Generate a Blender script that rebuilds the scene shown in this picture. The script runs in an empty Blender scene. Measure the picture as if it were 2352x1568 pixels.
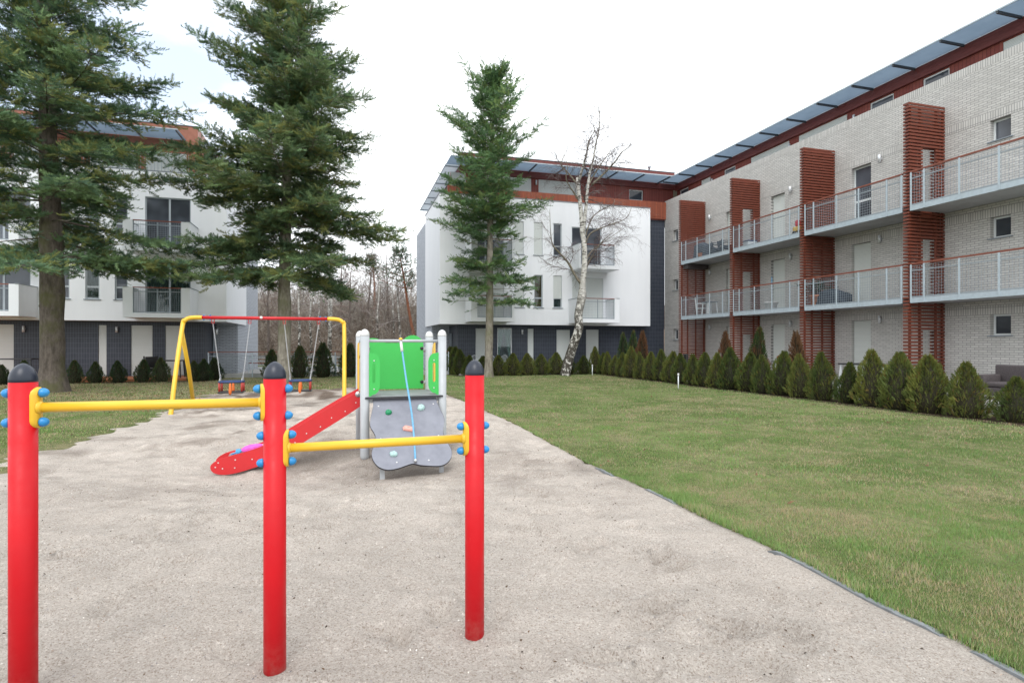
import bpy, bmesh, math, random
import numpy as np
from mathutils import Vector, Matrix
from mathutils.geometry import tessellate_polygon

scene = bpy.context.scene
col = scene.collection
PI = math.pi
TH = math.radians(16.34)
CT, ST = math.cos(TH), math.sin(TH)
FPX, CX, HY, EYE = 1307.0, 1176.0, 790.0, 1.6   # lens, principal column, horizon row (units: 1/2352 of the picture width)

# ------------------------------------------------------------------ small maths
def w2ab(x, y): return (CT*x + ST*y, -ST*x + CT*y)
def ab2w(a, b): return (CT*a - ST*b, ST*a + CT*b)
def on_b(px, py, b):
    r = (px-CX)/FPX; Y = b/(CT-ST*r); return (CT*r+ST)*Y, EYE+(HY-py)/FPX*Y
def on_a(px, py, a):
    r = (px-CX)/FPX; Y = a/(CT*r+ST); return (CT-ST*r)*Y, EYE+(HY-py)/FPX*Y
def on_ground(px, py, z=0.0):
    Y = (EYE-z)*FPX/(py-HY); return ((px-CX)/FPX*Y, Y)
def on_depth(px, py, Y): return ((px-CX)/FPX*Y, Y, EYE+(HY-py)/FPX*Y)
def on_plane(px, py, P0, N):
    d = Vector(((px-CX)/FPX, 1.0, (HY-py)/FPX)); o = Vector((0, 0, EYE))
    return o + d*((Vector(P0)-o).dot(N)/d.dot(N))

# ------------------------------------------------------------------ materials
def nodes_of(name):
    m = bpy.data.materials.new(name); m.use_nodes = True
    nt = m.node_tree; bsdf = nt.nodes['Principled BSDF']
    return m, nt, bsdf
def N(nt, t, **kw):
    n = nt.nodes.new(t)
    for k, v in kw.items():
        if k in n.inputs: n.inputs[k].default_value = v
        else: setattr(n, k, v)
    return n
def rgba(c): return (c[0], c[1], c[2], 1.0)
def objco(nt, swz=None):
    tc = N(nt, 'ShaderNodeTexCoord'); out = tc.outputs['Object']
    if swz:
        s = N(nt, 'ShaderNodeSeparateXYZ'); c = N(nt, 'ShaderNodeCombineXYZ')
        nt.links.new(out, s.inputs[0])
        for i, k in enumerate(swz): nt.links.new(s.outputs['XYZ'.index(k)], c.inputs[i])
        out = c.outputs[0]
    return out
def mixc(nt, fac, a, b):
    m = N(nt, 'ShaderNodeMix', data_type='RGBA')
    for s, v in ((m.inputs[0], fac), (m.inputs[6], a), (m.inputs[7], b)):
        if hasattr(v, 'links') or hasattr(v, 'is_linked'): nt.links.new(v, s)
        else: s.default_value = v if isinstance(v, float) else rgba(v)
    return m.outputs[2]
def noise(nt, vec, scale, detail=4.0, rough=.6):
    n = N(nt, 'ShaderNodeTexNoise', Scale=scale, Detail=detail, Roughness=rough)
    if vec is not None: nt.links.new(vec, n.inputs['Vector'])
    return n.outputs['Fac']
def ramp(nt, fac, lo, hi):
    m = N(nt, 'ShaderNodeMapRange'); m.inputs[1].default_value = lo; m.inputs[2].default_value = hi
    nt.links.new(fac, m.inputs[0]); return m.outputs[0]
def mapping(nt, vec, scale):
    m = N(nt, 'ShaderNodeMapping'); m.inputs['Scale'].default_value = scale
    nt.links.new(vec, m.inputs['Vector']); return m.outputs[0]
def bump(nt, bsdf, h, strength, dist=.01):
    b = N(nt, 'ShaderNodeBump', Strength=strength, Distance=dist)
    nt.links.new(h, b.inputs['Height']); nt.links.new(b.outputs[0], bsdf.inputs['Normal'])
MAT = {}
def paint(name, c, rough=.45, var=.12, scale=6.0, metal=0.0, bmp=0.0, bscale=60.0, stretch=None, c2=None, spec=.5, lo=.35, hi=.7):
    m, nt, b = nodes_of(name); v = objco(nt)
    if stretch: v = mapping(nt, v, stretch)
    f = ramp(nt, noise(nt, v, scale), lo, hi)
    d = c2 or tuple(x*(1-var) for x in c)
    nt.links.new(mixc(nt, f, c, d), b.inputs['Base Color'])
    r = N(nt, 'ShaderNodeMapRange'); r.inputs[3].default_value = rough*.85; r.inputs[4].default_value = min(1, rough*1.2)
    nt.links.new(f, r.inputs[0]); nt.links.new(r.outputs[0], b.inputs['Roughness'])
    b.inputs['Metallic'].default_value = metal; b.inputs['Specular IOR Level'].default_value = spec
    if bmp: bump(nt, b, noise(nt, v, bscale, 5), bmp)
    MAT[name] = m; return m
def bricks(name, swz, c1, c2, mortar, w, h, gap, off=.5, rough=.8, bmp=.5, stain=0.0, spec=.3):
    m, nt, b = nodes_of(name); v = objco(nt, swz)
    t = N(nt, 'ShaderNodeTexBrick', offset=off)
    for k, x in (('Scale', 1.0), ('Mortar Size', gap), ('Mortar Smooth', .15), ('Bias', 0.0), ('Brick Width', w), ('Row Height', h)): t.inputs[k].default_value = x
    t.inputs['Color1'].default_value = rgba(c1); t.inputs['Color2'].default_value = rgba(c2); t.inputs['Mortar'].default_value = rgba(mortar)
    nt.links.new(v, t.inputs['Vector'])
    out = t.outputs['Color']
    f = ramp(nt, noise(nt, v, 1.3, 6), .45, .85)
    out = mixc(nt, f, out, mixc(nt, .5, out, tuple(x*(1-stain) for x in c1))) if stain else out
    nt.links.new(out, b.inputs['Base Color']); b.inputs['Roughness'].default_value = rough; b.inputs['Specular IOR Level'].default_value = spec
    inv = N(nt, 'ShaderNodeMath', operation='SUBTRACT'); inv.inputs[0].default_value = 1.0
    nt.links.new(t.outputs['Fac'], inv.inputs[1]); bump(nt, b, inv.outputs[0], bmp, .006)
    MAT[name] = m; return m
def attrmat(name, rough=.7, spec=.25, trans=0.0, vary=0.0):
    m, nt, b = nodes_of(name)
    a = N(nt, 'ShaderNodeAttribute', attribute_name='tint')
    if vary:
        oi = N(nt, 'ShaderNodeObjectInfo'); hs = N(nt, 'ShaderNodeHueSaturation'); mr = N(nt, 'ShaderNodeMapRange'); mr.inputs[3].default_value = 1-vary; mr.inputs[4].default_value = 1+vary
        mh = N(nt, 'ShaderNodeMapRange'); mh.inputs[3].default_value = .515; mh.inputs[4].default_value = .478
        nt.links.new(oi.outputs['Random'], mr.inputs[0]); nt.links.new(oi.outputs['Random'], mh.inputs[0]); nt.links.new(mr.outputs[0], hs.inputs['Value']); nt.links.new(mh.outputs[0], hs.inputs['Hue']); nt.links.new(a.outputs['Color'], hs.inputs['Color']); a = hs
    nt.links.new(a.outputs['Color'], b.inputs['Base Color']); b.inputs['Roughness'].default_value = rough; b.inputs['Specular IOR Level'].default_value = spec
    if trans:
        t = N(nt, 'ShaderNodeBsdfTranslucent'); nt.links.new(a.outputs['Color'], t.inputs['Color'])
        mx = N(nt, 'ShaderNodeMixShader'); mx.inputs[0].default_value = trans
        nt.links.new(b.outputs[0], mx.inputs[1]); nt.links.new(t.outputs[0], mx.inputs[2])
        nt.links.new(mx.outputs[0], nt.nodes['Material Output'].inputs['Surface'])
    MAT[name] = m; return m

# play equipment
def postpaint():
    m, nt, b = nodes_of('post_paint'); v = objco(nt); s = N(nt, 'ShaderNodeSeparateXYZ'); nt.links.new(v, s.inputs[0])
    low = N(nt, 'ShaderNodeMapRange'); low.inputs[1].default_value = .16; low.inputs[2].default_value = -.02; nt.links.new(s.outputs[2], low.inputs[0])
    mu = N(nt, 'ShaderNodeMath', operation='MULTIPLY'); nt.links.new(low.outputs[0], mu.inputs[0]); nt.links.new(ramp(nt, noise(nt, v, 28, 6, .75), .42, .75), mu.inputs[1])
    o = mixc(nt, ramp(nt, noise(nt, v, 3.0), .35, .7), (.53, .002, .008), (.47, .003, .009))
    o = mixc(nt, ramp(nt, noise(nt, mapping(nt, v, (9, 9, 1.2)), 7, 6, .8), .68, .74), o, (.56, .11, .11))
    mf = N(nt, 'ShaderNodeMath', operation='MULTIPLY'); mf.inputs[1].default_value = .4; nt.links.new(mu.outputs[0], mf.inputs[0]); o = mixc(nt, mf.outputs[0], o, (.42, .33, .27)); nt.links.new(o, b.inputs['Base Color'])
    r = N(nt, 'ShaderNodeMapRange'); r.inputs[3].default_value = .34; r.inputs[4].default_value = .75; nt.links.new(ramp(nt, noise(nt, v, 11, 6), .3, .8), r.inputs[0]); nt.links.new(r.outputs[0], b.inputs['Roughness'])
    bump(nt, b, noise(nt, v, 90, 4), .04); b.inputs['Specular IOR Level'].default_value = .35; MAT['post_paint'] = m
postpaint()
paint('red_paint', (.50, .006, .012), .38, .16, 3.0, bmp=.02)
paint('red_plastic', (.55, .018, .022), .45, .1, 4.0)
paint('yellow_paint', (.74, .44, .028), .38, .1, 4.0)
paint('yellow_plastic', (.85, .48, .06), .4, .08)
paint('blue_plastic', (.018, .22, .52), .35, .08)
paint('navy_rubber', (.011, .016, .032), .36, .25, 8)
paint('grey_white_metal', (.40, .42, .435), .42, .07, 3, c2=(.35, .365, .38))
paint('green_panel', (.045, .44, .08), .42, .06, 2.5)
paint('grey_deck', (.15, .17, .17), .75, .3, 5, c2=(.25, .26, .27), bmp=.2)
paint('climbing_panel', (.205, .21, .245), .75, .2, 5, c2=(.165, .17, .20), bmp=.15, bscale=150)
paint('dark_edge', (.03, .03, .035), .6)
paint('black_plastic', (.012, .012, .014), .4)
paint('hold_green', (.01, .22, .09), .5); paint('hold_mint', (.36, .52, .50), .55, .2); paint('hold_pink', (.72, .33, .27), .55, .15, 20)
paint('rope_blue', (.16, .40, .62), .8, .3, 60, bmp=.4, bscale=120)
paint('white_plastic', (.60, .60, .59), .4)
paint('steel', (.55, .56, .58), .35, .1, 10, metal=.8)
paint('galvanised', (.46, .53, .58), .45, .15, 9, metal=.15)
paint('galvanised_wire', (.31, .355, .39), .5, .1, 9, metal=.1)
paint('orange_plastic', (.72, .16, .03), .45); paint('seat_blue', (.012, .035, .12), .55); paint('pink_cloth', (.80, .10, .50), .6, .25, 30); paint('cyan_cloth', (.08, .36, .62), .6, .4, 40)
# buildings
paint('white_render', (.81, .825, .85), .85, .06, 1.3, stretch=(3, 3, .35), c2=(.785, .80, .828), bmp=.06, bscale=90, spec=.2)
paint('white_metal', (.70, .73, .74), .45, .05, 4)
paint('grey_trim', (.22, .25, .28), .5, .1); paint('bracket_grey', (.075, .085, .10), .5)
paint('frame_grey', (.40, .44, .47), .45, .05)
paint('soffit_grey', (.42, .43, .45), .8, .1, 2)
paint('concrete', (.40, .40, .39), .85, .2, 2.2, bmp=.2)
paint('terracotta', (.50, .18, .08), .75, .15, 8)
paint('lamp_metal', (.62, .64, .66), .3, .05, 8, metal=.4)
BR1, BR2, MO = (.59, .575, .55), (.49, .475, .455), (.26, .255, .25)
bricks('brick_side', 'YZX', BR1, BR2, MO, .24, .071, .008, stain=.3)
bricks('brick_front', 'XZY', BR1, BR2, MO, .24, .071, .008, stain=.3)
bricks('brick_soldier', 'YZX', BR1, BR2, MO, .071, .27, .009, off=0.0)
bricks('brick_cool', 'YZX', (.50, .53, .58), (.42, .45, .50), (.20, .21, .24), .30, .083, .012, stain=.2)
bricks('brick_cool_front', 'XZY', (.50, .53, .58), (.42, .45, .50), (.20, .21, .24), .30, .083, .012, stain=.2)
bricks('dark_tile', 'XZY', (.030, .036, .052), (.040, .047, .064), (.10, .115, .145), .105, .235, .006, off=0.0, rough=.45, bmp=.3, spec=.4)
bricks('dark_tile_side', 'YZX', (.040, .047, .062), (.050, .057, .075), (.085, .095, .12), .105, .235, .005, off=0.0, rough=.45, bmp=.3, spec=.4)
def boards(name, swz, c1, c2, gap, w=.125):
    m = bricks(name, swz, c1, c2, gap, w, 7.0, .006, off=0.0, rough=.6, bmp=.7, stain=.35, spec=.3); return m
boards('wood_dark', 'XZY', (.225, .060, .050), (.27, .078, .064), (.06, .016, .014))
boards('wood_dark_side', 'YZX', (.225, .055, .044), (.27, .075, .058), (.06, .016, .014))
boards('wood_orange', 'XZY', (.29, .080, .040), (.21, .058, .034), (.08, .025, .015), .09)
boards('wood_sky_lit', 'XZY', (.33, .125, .075), (.39, .155, .095), (.12, .045, .03))  # sky light on the left building's timber worked into a brighter wood colour
paint('wood_beam', (.19, .042, .035), .55, .3, 3, stretch=(1, 1, 8), bmp=.2)
paint('wood_sky_lit_beam', (.34, .125, .078), .55, .2, 3)  # beam wood brightened in its colour as if lit by the sky
paint('wood_slat', (.205, .050, .026), .5, .4, 4, stretch=(1, 1, 14), c2=(.115, .027, .015), bmp=.2)
paint('handrail_wood', (.25, .075, .045), .5, .25, 6)
bricks('shutter', 'XZY', (.66, .69, .67), (.64, .67, .65), (.40, .42, .42), 9.0, .045, .005, off=0.0, rough=.5, bmp=.5)
bricks('shutter_side', 'YZX', (.66, .69, .66), (.64, .67, .64), (.42, .44, .43), 9.0, .045, .005, off=0.0, rough=.5, bmp=.5)
def glassmat(name, base, rough=.04):
    m, nt, b = nodes_of(name); v = objco(nt)
    f = ramp(nt, noise(nt, v, .7, 2), .4, .65)
    nt.links.new(mixc(nt, f, base, tuple(x*2.2 for x in base)), b.inputs['Base Color'])
    b.inputs['Roughness'].default_value = rough; b.inputs['Specular IOR Level'].default_value = .45
    MAT[name] = m
glassmat('glass_dark', (.045, .050, .060))
def clearglass(name, tint, refl=.12):
    m, nt, b = nodes_of(name)
    g = N(nt, 'ShaderNodeBsdfGlossy'); g.inputs['Roughness'].default_value = .02
    t = N(nt, 'ShaderNodeBsdfTransparent'); t.inputs['Color'].default_value = rgba(tint)
    fr = N(nt, 'ShaderNodeFresnel', IOR=1.5); mx = N(nt, 'ShaderNodeMixShader')
    nt.links.new(fr.outputs[0], mx.inputs[0]); nt.links.new(t.outputs[0], mx.inputs[1]); nt.links.new(g.outputs[0], mx.inputs[2])
    nt.links.new(mx.outputs[0], nt.nodes['Material Output'].inputs['Surface']); MAT[name] = m
clearglass('glass_clear', (.80, .86, .86))
def canopyglass(name, ca, cb):
    m, nt, b = nodes_of(name); v = objco(nt)
    f = ramp(nt, noise(nt, v, 1.6, 5), .35, .7)
    t = N(nt, 'ShaderNodeBsdfTranslucent'); nt.links.new(mixc(nt, f, ca, cb), t.inputs['Color'])
    b.inputs['Base Color'].default_value = (.06, .09, .13, 1); b.inputs['Roughness'].default_value = .25
    mx = N(nt, 'ShaderNodeMixShader'); mx.inputs[0].default_value = .72
    nt.links.new(b.outputs[0], mx.inputs[1]); nt.links.new(t.outputs[0], mx.inputs[2])
    nt.links.new(mx.outputs[0], nt.nodes['Material Output'].inputs['Surface']); MAT[name] = m
canopyglass('canopy_glass', (.42, .485, .55), (.38, .445, .51)); canopyglass('canopy_glass_pale', (.66, .69, .72), (.60, .64, .67))
paint('curtain', (.42, .50, .48), .9, .2, 3); paint('curtain_dark', (.17, .22, .22), .9, .3, 6); paint('curtain_tan', (.30, .20, .11), .9, .3, 5); paint('interior', (.05, .045, .04), .9)
paint('wicker_brown', (.085, .070, .072), .75, .45, 45, bmp=.5, bscale=80); paint('wicker_black', (.014, .013, .014), .6, .4, 45)
paint('garden_wood', (.30, .11, .05), .6, .25, 8); paint('table_black', (.02, .02, .022), .4); paint('navy_cloth', (.035, .05, .075), .85, .35, 6); paint('cushion_grey', (.09, .10, .12), .85, .3, 6)
paint('seat_red', (.36, .03, .02), .5); paint('toy_red', (.70, .03, .06), .4); paint('toy_yellow', (.75, .5, .1), .4)
# plants
attrmat('fir_needles', .55, .25, .32); attrmat('thuja_leaves', .65, .2, .15, .28); attrmat('grass_blades', .6, .2, .25); attrmat('bits', .9, .1); attrmat('twigs', .85, .1)
def bark(name, c1, c2, moss=None, scale=9, stretch=(1, 1, .35), lo=.4, hi=.62, bmp=.6):
    m, nt, b = nodes_of(name); v = mapping(nt, objco(nt), stretch)
    out = mixc(nt, ramp(nt, noise(nt, v, scale, 7, .7), lo, hi), c1, c2)
    if moss: out = mixc(nt, ramp(nt, noise(nt, objco(nt), 1.1, 5), .48, .66), out, moss)
    nt.links.new(out, b.inputs['Base Color']); b.inputs['Roughness'].default_value = .9; b.inputs['Specular IOR Level'].default_value = .15
    bump(nt, b, noise(nt, v, scale*2.4, 8, .75), bmp, .03); MAT[name] = m
bark('fir_bark', (.15, .125, .105), (.075, .062, .052), (.10, .10, .045))
bark('fir_bark_pale', (.30, .275, .23), (.15, .13, .105), (.17, .17, .10), scale=7)
bark('birch_limb', (.30, .265, .21), (.10, .085, .068), (.19, .17, .10), scale=12, stretch=(1, 1, 1)); bark('pine_bark', (.27, .115, .065), (.17, .075, .05)); bark('grey_bark', (.17, .14, .125), (.10, .082, .072))
def birchbark(name):
    m, nt, b = nodes_of(name)
    v = mapping(nt, objco(nt), (2.2, 2.2, 7.0))
    f = ramp(nt, noise(nt, v, 2.0, 5, .65), .52, .60)
    z = N(nt, 'ShaderNodeSeparateXYZ'); nt.links.new(objco(nt), z.inputs[0])
    low = N(nt, 'ShaderNodeMapRange'); low.inputs[1].default_value = .5; low.inputs[2].default_value = 6.5; low.inputs[3].default_value = .75; low.inputs[4].default_value = 0.0
    nt.links.new(z.outputs[2], low.inputs[0])
    g = noise(nt, mapping(nt, objco(nt), (1, 1, .8)), 5.0, 6, .7)
    ad = N(nt, 'ShaderNodeMath', operation='MULTIPLY'); nt.links.new(ramp(nt, g, .44, .5), ad.inputs[0]); nt.links.new(low.outputs[0], ad.inputs[1])
    mxm = N(nt, 'ShaderNodeMath', operation='MAXIMUM'); nt.links.new(f, mxm.inputs[0]); nt.links.new(ramp(nt, ad.outputs[0], .1, .5), mxm.inputs[1])
    out = mixc(nt, mxm.outputs[0], mixc(nt, ramp(nt, noise(nt, objco(nt), 3), .4, .7), (.62, .60, .56), (.48, .46, .41)), (.06, .052, .042))
    nt.links.new(out, b.inputs['Base Color']); b.inputs['Roughness'].default_value = .85; bump(nt, b, mxm.outputs[0], .4, .01); MAT[name] = m
birchbark('birch_bark')
# ground
def groundmats():
    m, nt, b = nodes_of('lawn_soil'); v = objco(nt)
    o = mixc(nt, ramp(nt, noise(nt, v, .9, 6), .42, .62), (.085, .11, .035), (.20, .18, .10))
    o = mixc(nt, ramp(nt, noise(nt, v, 9, 6, .75), .45, .7), o, (.05, .065, .025))
    nt.links.new(o, b.inputs['Base Color']); b.inputs['Roughness'].default_value = 1; b.inputs['Specular IOR Level'].default_value = .1
    bump(nt, b, noise(nt, v, 60, 6), .8, .02); MAT['lawn_soil'] = m
    m, nt, b = nodes_of('sand'); v = objco(nt)
    at = N(nt, 'ShaderNodeAttribute', attribute_name='tint')
    o = mixc(nt, ramp(nt, noise(nt, v, 1.3, 7, .65), .4, .7), (1.04, 1.04, 1.04), (.92, .91, .90))
    o = mixc(nt, ramp(nt, noise(nt, v, 9, 10, .8), .48, .68), o, (.84, .81, .79))
    o = mixc(nt, ramp(nt, noise(nt, v, 30, 8, .85), .44, .60), o, (.78, .74, .71))
    o = mixc(nt, ramp(nt, noise(nt, v, 85, 4, .8), .50, .62), o, (.66, .62, .60))
    o = mixc(nt, ramp(nt, noise(nt, v, 70, 4, .8), .54, .66), o, (1.28, 1.27, 1.26))
    vo = N(nt, 'ShaderNodeTexVoronoi', Scale=140.0); nt.links.new(v, vo.inputs['Vector'])
    sp = N(nt, 'ShaderNodeSeparateColor'); nt.links.new(vo.outputs['Color'], sp.inputs[0])
    o = mixc(nt, ramp(nt, sp.outputs[0], .80, .98), o, (.55, .50, .46))
    mu = N(nt, 'ShaderNodeMix', data_type='RGBA', blend_type='MULTIPLY'); mu.inputs[0].default_value = 1.0
    nt.links.new(at.outputs['Color'], mu.inputs[6]); nt.links.new(o, mu.inputs[7])
    nt.links.new(mu.outputs[2], b.inputs['Base Color']); b.inputs['Roughness'].default_value = 1; b.inputs['Specular IOR Level'].default_value = .1
    ad = N(nt, 'ShaderNodeMath', operation='ADD'); nt.links.new(noise(nt, v, 14, 9, .72), ad.inputs[0])
    hv = N(nt, 'ShaderNodeMath', operation='MULTIPLY'); hv.inputs[1].default_value = .5; nt.links.new(noise(nt, v, 120, 4, .8), hv.inputs[0]); nt.links.new(hv.outputs[0], ad.inputs[1])
    bump(nt, b, ad.outputs[0], .9, .04); MAT['sand'] = m
groundmats()
paint('mulch', (.055, .038, .026), 1, .5, 12, bmp=.8, bscale=40, spec=.1); paint('forest_floor', (.16, .118, .088), 1, .4, 1.5, c2=(.10, .078, .06), bmp=.8, bscale=8, spec=.1)
paint('far_ground', (.07, .08, .04), 1, .4, .2, spec=.1); paint('paving', (.30, .29, .28), .9, .2, 3, bmp=.2); paint('edging', (.21, .225, .235), .8, .35, 8, bmp=.3)

# ------------------------------------------------------------------ mesh building
OFF = {}
class MB:
    def __init__(s): s.v = []; s.f = []; s.sm = []
    def add(s, vs, fs, smooth=False):
        o = len(s.v); s.v += [tuple(p) for p in vs]
        for f in fs: s.f.append([o+i for i in f]); s.sm.append(smooth)
        return s
    def box(s, x0, x1, y0, y1, z0, z1):
        x0, x1 = min(x0, x1), max(x0, x1); y0, y1 = min(y0, y1), max(y0, y1)
        vs = [(x0, y0, z0), (x1, y0, z0), (x1, y1, z0), (x0, y1, z0), (x0, y0, z1), (x1, y0, z1), (x1, y1, z1), (x0, y1, z1)]
        return s.add(vs, [(0, 3, 2, 1), (4, 5, 6, 7), (0, 1, 5, 4), (1, 2, 6, 5), (2, 3, 7, 6), (3, 0, 4, 7)])
    def bbox(s, x0, x1, y0, y1, z0, z1, r):      # box with rounded vertical and horizontal edges
        bm = bmesh.new(); bmesh.ops.create_cube(bm, size=1)
        for v in bm.verts: v.co = Vector(((x0+x1)/2+v.co.x*(x1-x0), (y0+y1)/2+v.co.y*(y1-y0), (z0+z1)/2+v.co.z*(z1-z0)))
        bmesh.ops.bevel(bm, geom=bm.edges[:], offset=r, segments=3, affect='EDGES', profile=.5)
        bm.verts.index_update(); s.add([v.co[:] for v in bm.verts], [[v.index for v in f.verts] for f in bm.faces], True); bm.free(); return s
    def quad(s, a, b, c, d): return s.add([a, b, c, d], [(0, 1, 2, 3)])
    def tube(s, pts, rad, n=10, caps=True, smooth=True):
        pts = [Vector(p) for p in pts]; k = len(pts)
        rs = [rad]*k if isinstance(rad, (int, float)) else list(rad)
        vs = []; ref = None
        for i, p in enumerate(pts):
            t = (pts[min(i+1, k-1)]-pts[max(i-1, 0)]).normalized()
            if ref is None: ref = Vector((0, 0, 1)) if abs(t.z) < .9 else Vector((1, 0, 0))
            u = (ref - t*ref.dot(t)).normalized(); w = t.cross(u); ref = u
            for j in range(n):
                a = 2*PI*j/n; vs.append(p + (u*math.cos(a) + w*math.sin(a))*rs[i])
        fs = [(i*n+j, i*n+(j+1) % n, (i+1)*n+(j+1) % n, (i+1)*n+j) for i in range(k-1) for j in range(n)]
        s.add(vs, fs, smooth)
        if caps:
            o = len(s.v)-k*n
            s.f.append([o+j for j in reversed(range(n))]); s.f.append([o+(k-1)*n+j for j in range(n)]); s.sm += [False, False]
        return s
    def lathe(s, c, prof, n=20, axis=(0, 0, 1), smooth=True):   # prof: (radius, height along axis)
        ax = Vector(axis).normalized(); u = ax.orthogonal().normalized(); w = ax.cross(u); c = Vector(c); vs = []
        for r, h in prof:
            for j in range(n):
                a = 2*PI*j/n; vs.append(c + ax*h + (u*math.cos(a)+w*math.sin(a))*r)
        k = len(prof)
        fs = [(i*n+j, i*n+(j+1) % n, (i+1)*n+(j+1) % n, (i+1)*n+j) for i in range(k-1) for j in range(n)]
        fs += [tuple(reversed(range(n))), tuple((k-1)*n+j for j in range(n))]
        return s.add(vs, fs, smooth)
    def bar(s, p, q, w, h, up=(0, 0, 1)):
        p, q = Vector(p), Vector(q); t = (q-p).normalized(); up = Vector(up)
        sd = t.cross(up).normalized()*(w/2); uv = sd.cross(t).normalized()*(h/2)
        vs = [p-sd-uv, p+sd-uv, p+sd+uv, p-sd+uv, q-sd-uv, q+sd-uv, q+sd+uv, q-sd+uv]
        return s.add(vs, [(0, 1, 2, 3), (7, 6, 5, 4), (0, 4, 5, 1), (1, 5, 6, 2), (2, 6, 7, 3), (3, 7, 4, 0)])
    def plate(s, pts, depth):                    # closed outline (3-D points, one plane) given a thickness vector
        d = Vector(depth); k = len(pts); vs = [Vector(p) for p in pts]; vs += [p+d for p in vs]
        tr = tessellate_polygon([[Vector(p) for p in pts]])
        fs = [tuple(t) for t in tr] + [tuple(k+i for i in reversed(t)) for t in tr] + [(i, (i+1) % k, k+(i+1) % k, k+i) for i in range(k)]
        return s.add(vs, fs)
    def build(s, name, mat, parent=None, label=None, fix=True):
        o = OFF.get(parent.name, (0, 0, 0)) if parent else (0, 0, 0)
        me = bpy.data.meshes.new(name)
        me.from_pydata([(x-o[0], y-o[1], z-o[2]) for x, y, z in s.v], [], s.f); me.validate()
        if len(me.polygons) == len(s.sm): me.polygons.foreach_set('use_smooth', s.sm)
        if fix:
            bm = bmesh.new(); bm.from_mesh(me); bmesh.ops.recalc_face_normals(bm, faces=bm.faces[:]); bm.to_mesh(me); bm.free()
        for mm in (mat if isinstance(mat, (list, tuple)) else [mat]): me.materials.append(MAT[mm])
        ob = bpy.data.objects.new(name, me); col.objects.link(ob)
        if parent: ob.parent = parent; OFF[ob.name] = o
        if label: ob['label'] = label
        return ob
def tag(o, label, cat, group=None):
    o['label'] = label; o['category'] = cat
    if group: o['group'] = group
    return o
def struct(o, kind='structure'): o['kind'] = kind; return o
def thing(name, label, cat, loc, rot=0.0, group=None, off=(0, 0, 0)):
    o = bpy.data.objects.new(name, None); col.objects.link(o); o.empty_display_size = .3
    o.location = loc; o.rotation_euler = (0, 0, rot); tag(o, label, cat, group); OFF[o.name] = off; return o
def thing_ab(name, label, cat, a, b, z=0.0, group=None):      # authored in the courtyard's own grid (a right, b away)
    x, y = ab2w(a, b); return thing(name, label, cat, (x, y, z), TH, group, (a, b, z))
def np_mesh(name, V, F, mat, tint=None, parent=None, smooth=False):
    me = bpy.data.meshes.new(name); n, m = len(V), len(F); k = F.shape[1]
    me.vertices.add(n); me.vertices.foreach_set('co', np.ascontiguousarray(V, dtype=np.float32).ravel())
    me.loops.add(m*k); me.loops.foreach_set('vertex_index', np.ascontiguousarray(F, dtype=np.int32).ravel())
    me.polygons.add(m); me.polygons.foreach_set('loop_start', np.arange(0, m*k, k, dtype=np.int32))
    if smooth: me.polygons.foreach_set('use_smooth', np.ones(m, dtype=bool))
    me.update(calc_edges=True)
    if tint is not None:
        at = me.attributes.new('tint', 'FLOAT_COLOR', 'POINT')
        c = np.ones((n, 4), dtype=np.float32); c[:, :3] = tint; at.data.foreach_set('color', c.ravel())
    me.materials.append(MAT[mat]); ob = bpy.data.objects.new(name, me); col.objects.link(ob)
    if parent: ob.parent = parent
    return ob
rng = np.random.default_rng(7)
def vnoise(x, y, scale, seed=0):
    x = np.asarray(x)/scale; y = np.asarray(y)/scale
    xi, yi = np.floor(x).astype(np.int64), np.floor(y).astype(np.int64); fx, fy = x-xi, y-yi
    fx, fy = fx*fx*(3-2*fx), fy*fy*(3-2*fy)
    def h(i, j):
        n = (i*374761393 + j*668265263 + seed*1442695041) & 0x7fffffff
        n = ((n ^ (n >> 13))*1274126177) & 0x7fffffff
        return ((n ^ (n >> 16)) & 0xffff)/65535.0
    return (h(xi, yi)*(1-fx)+h(xi+1, yi)*fx)*(1-fy) + (h(xi, yi+1)*(1-fx)+h(xi+1, yi+1)*fx)*fy
# ================================================================== GROUND
# outline of the play sand, traced on the ground: near right round to far right, far left, near left
R_EDGE = [on_ground(*p) for p in [(2352, 1545), (2160, 1445), (2000, 1370), (1810, 1270), (1620, 1185), (1500, 1125), (1330, 1050), (1190, 975), (1110, 940), (1060, 918), (1020, 903)]]
FAR = [on_ground(*p) for p in [(960, 899), (800, 899), (640, 902), (545, 904), (470, 912)]]
L_EDGE = [on_ground(*p) for p in [(430, 932), (392, 949), (328, 972), (230, 1001), (131, 1037), (60, 1068), (0, 1095)]]
OUT = [(2.72, 1.3), (2.9, -2.5), (-7.5, -2.5), (-8.2, 3.0)]
def smooth_line(pts, n=5):
    P = [np.array(p) for p in pts]; out = []
    for i in range(len(P)-1):
        p0, p1, p2, p3 = P[max(i-1, 0)], P[i], P[i+1], P[min(i+2, len(P)-1)]
        for t in np.linspace(0, 1, n, endpoint=False):
            out.append(tuple(.5*((2*p1)+(p2-p0)*t+(2*p0-5*p1+4*p2-p3)*t*t+(3*p1-p0-3*p2+p3)*t**3)))
    return out + [tuple(P[-1])]
R_S = smooth_line([OUT[0]] + R_EDGE, 16); L_S = smooth_line(L_EDGE, 5)
SAND = R_S + FAR + L_S + [OUT[3], OUT[2], OUT[1]]
rr = random.Random(3)
LAWN_HOLE = [(x+rr.uniform(-.025, .045), y+rr.uniform(-.035, .035)) for x, y in SAND]
PX = np.array([p[0] for p in SAND]); PY = np.array([p[1] for p in SAND])
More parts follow.
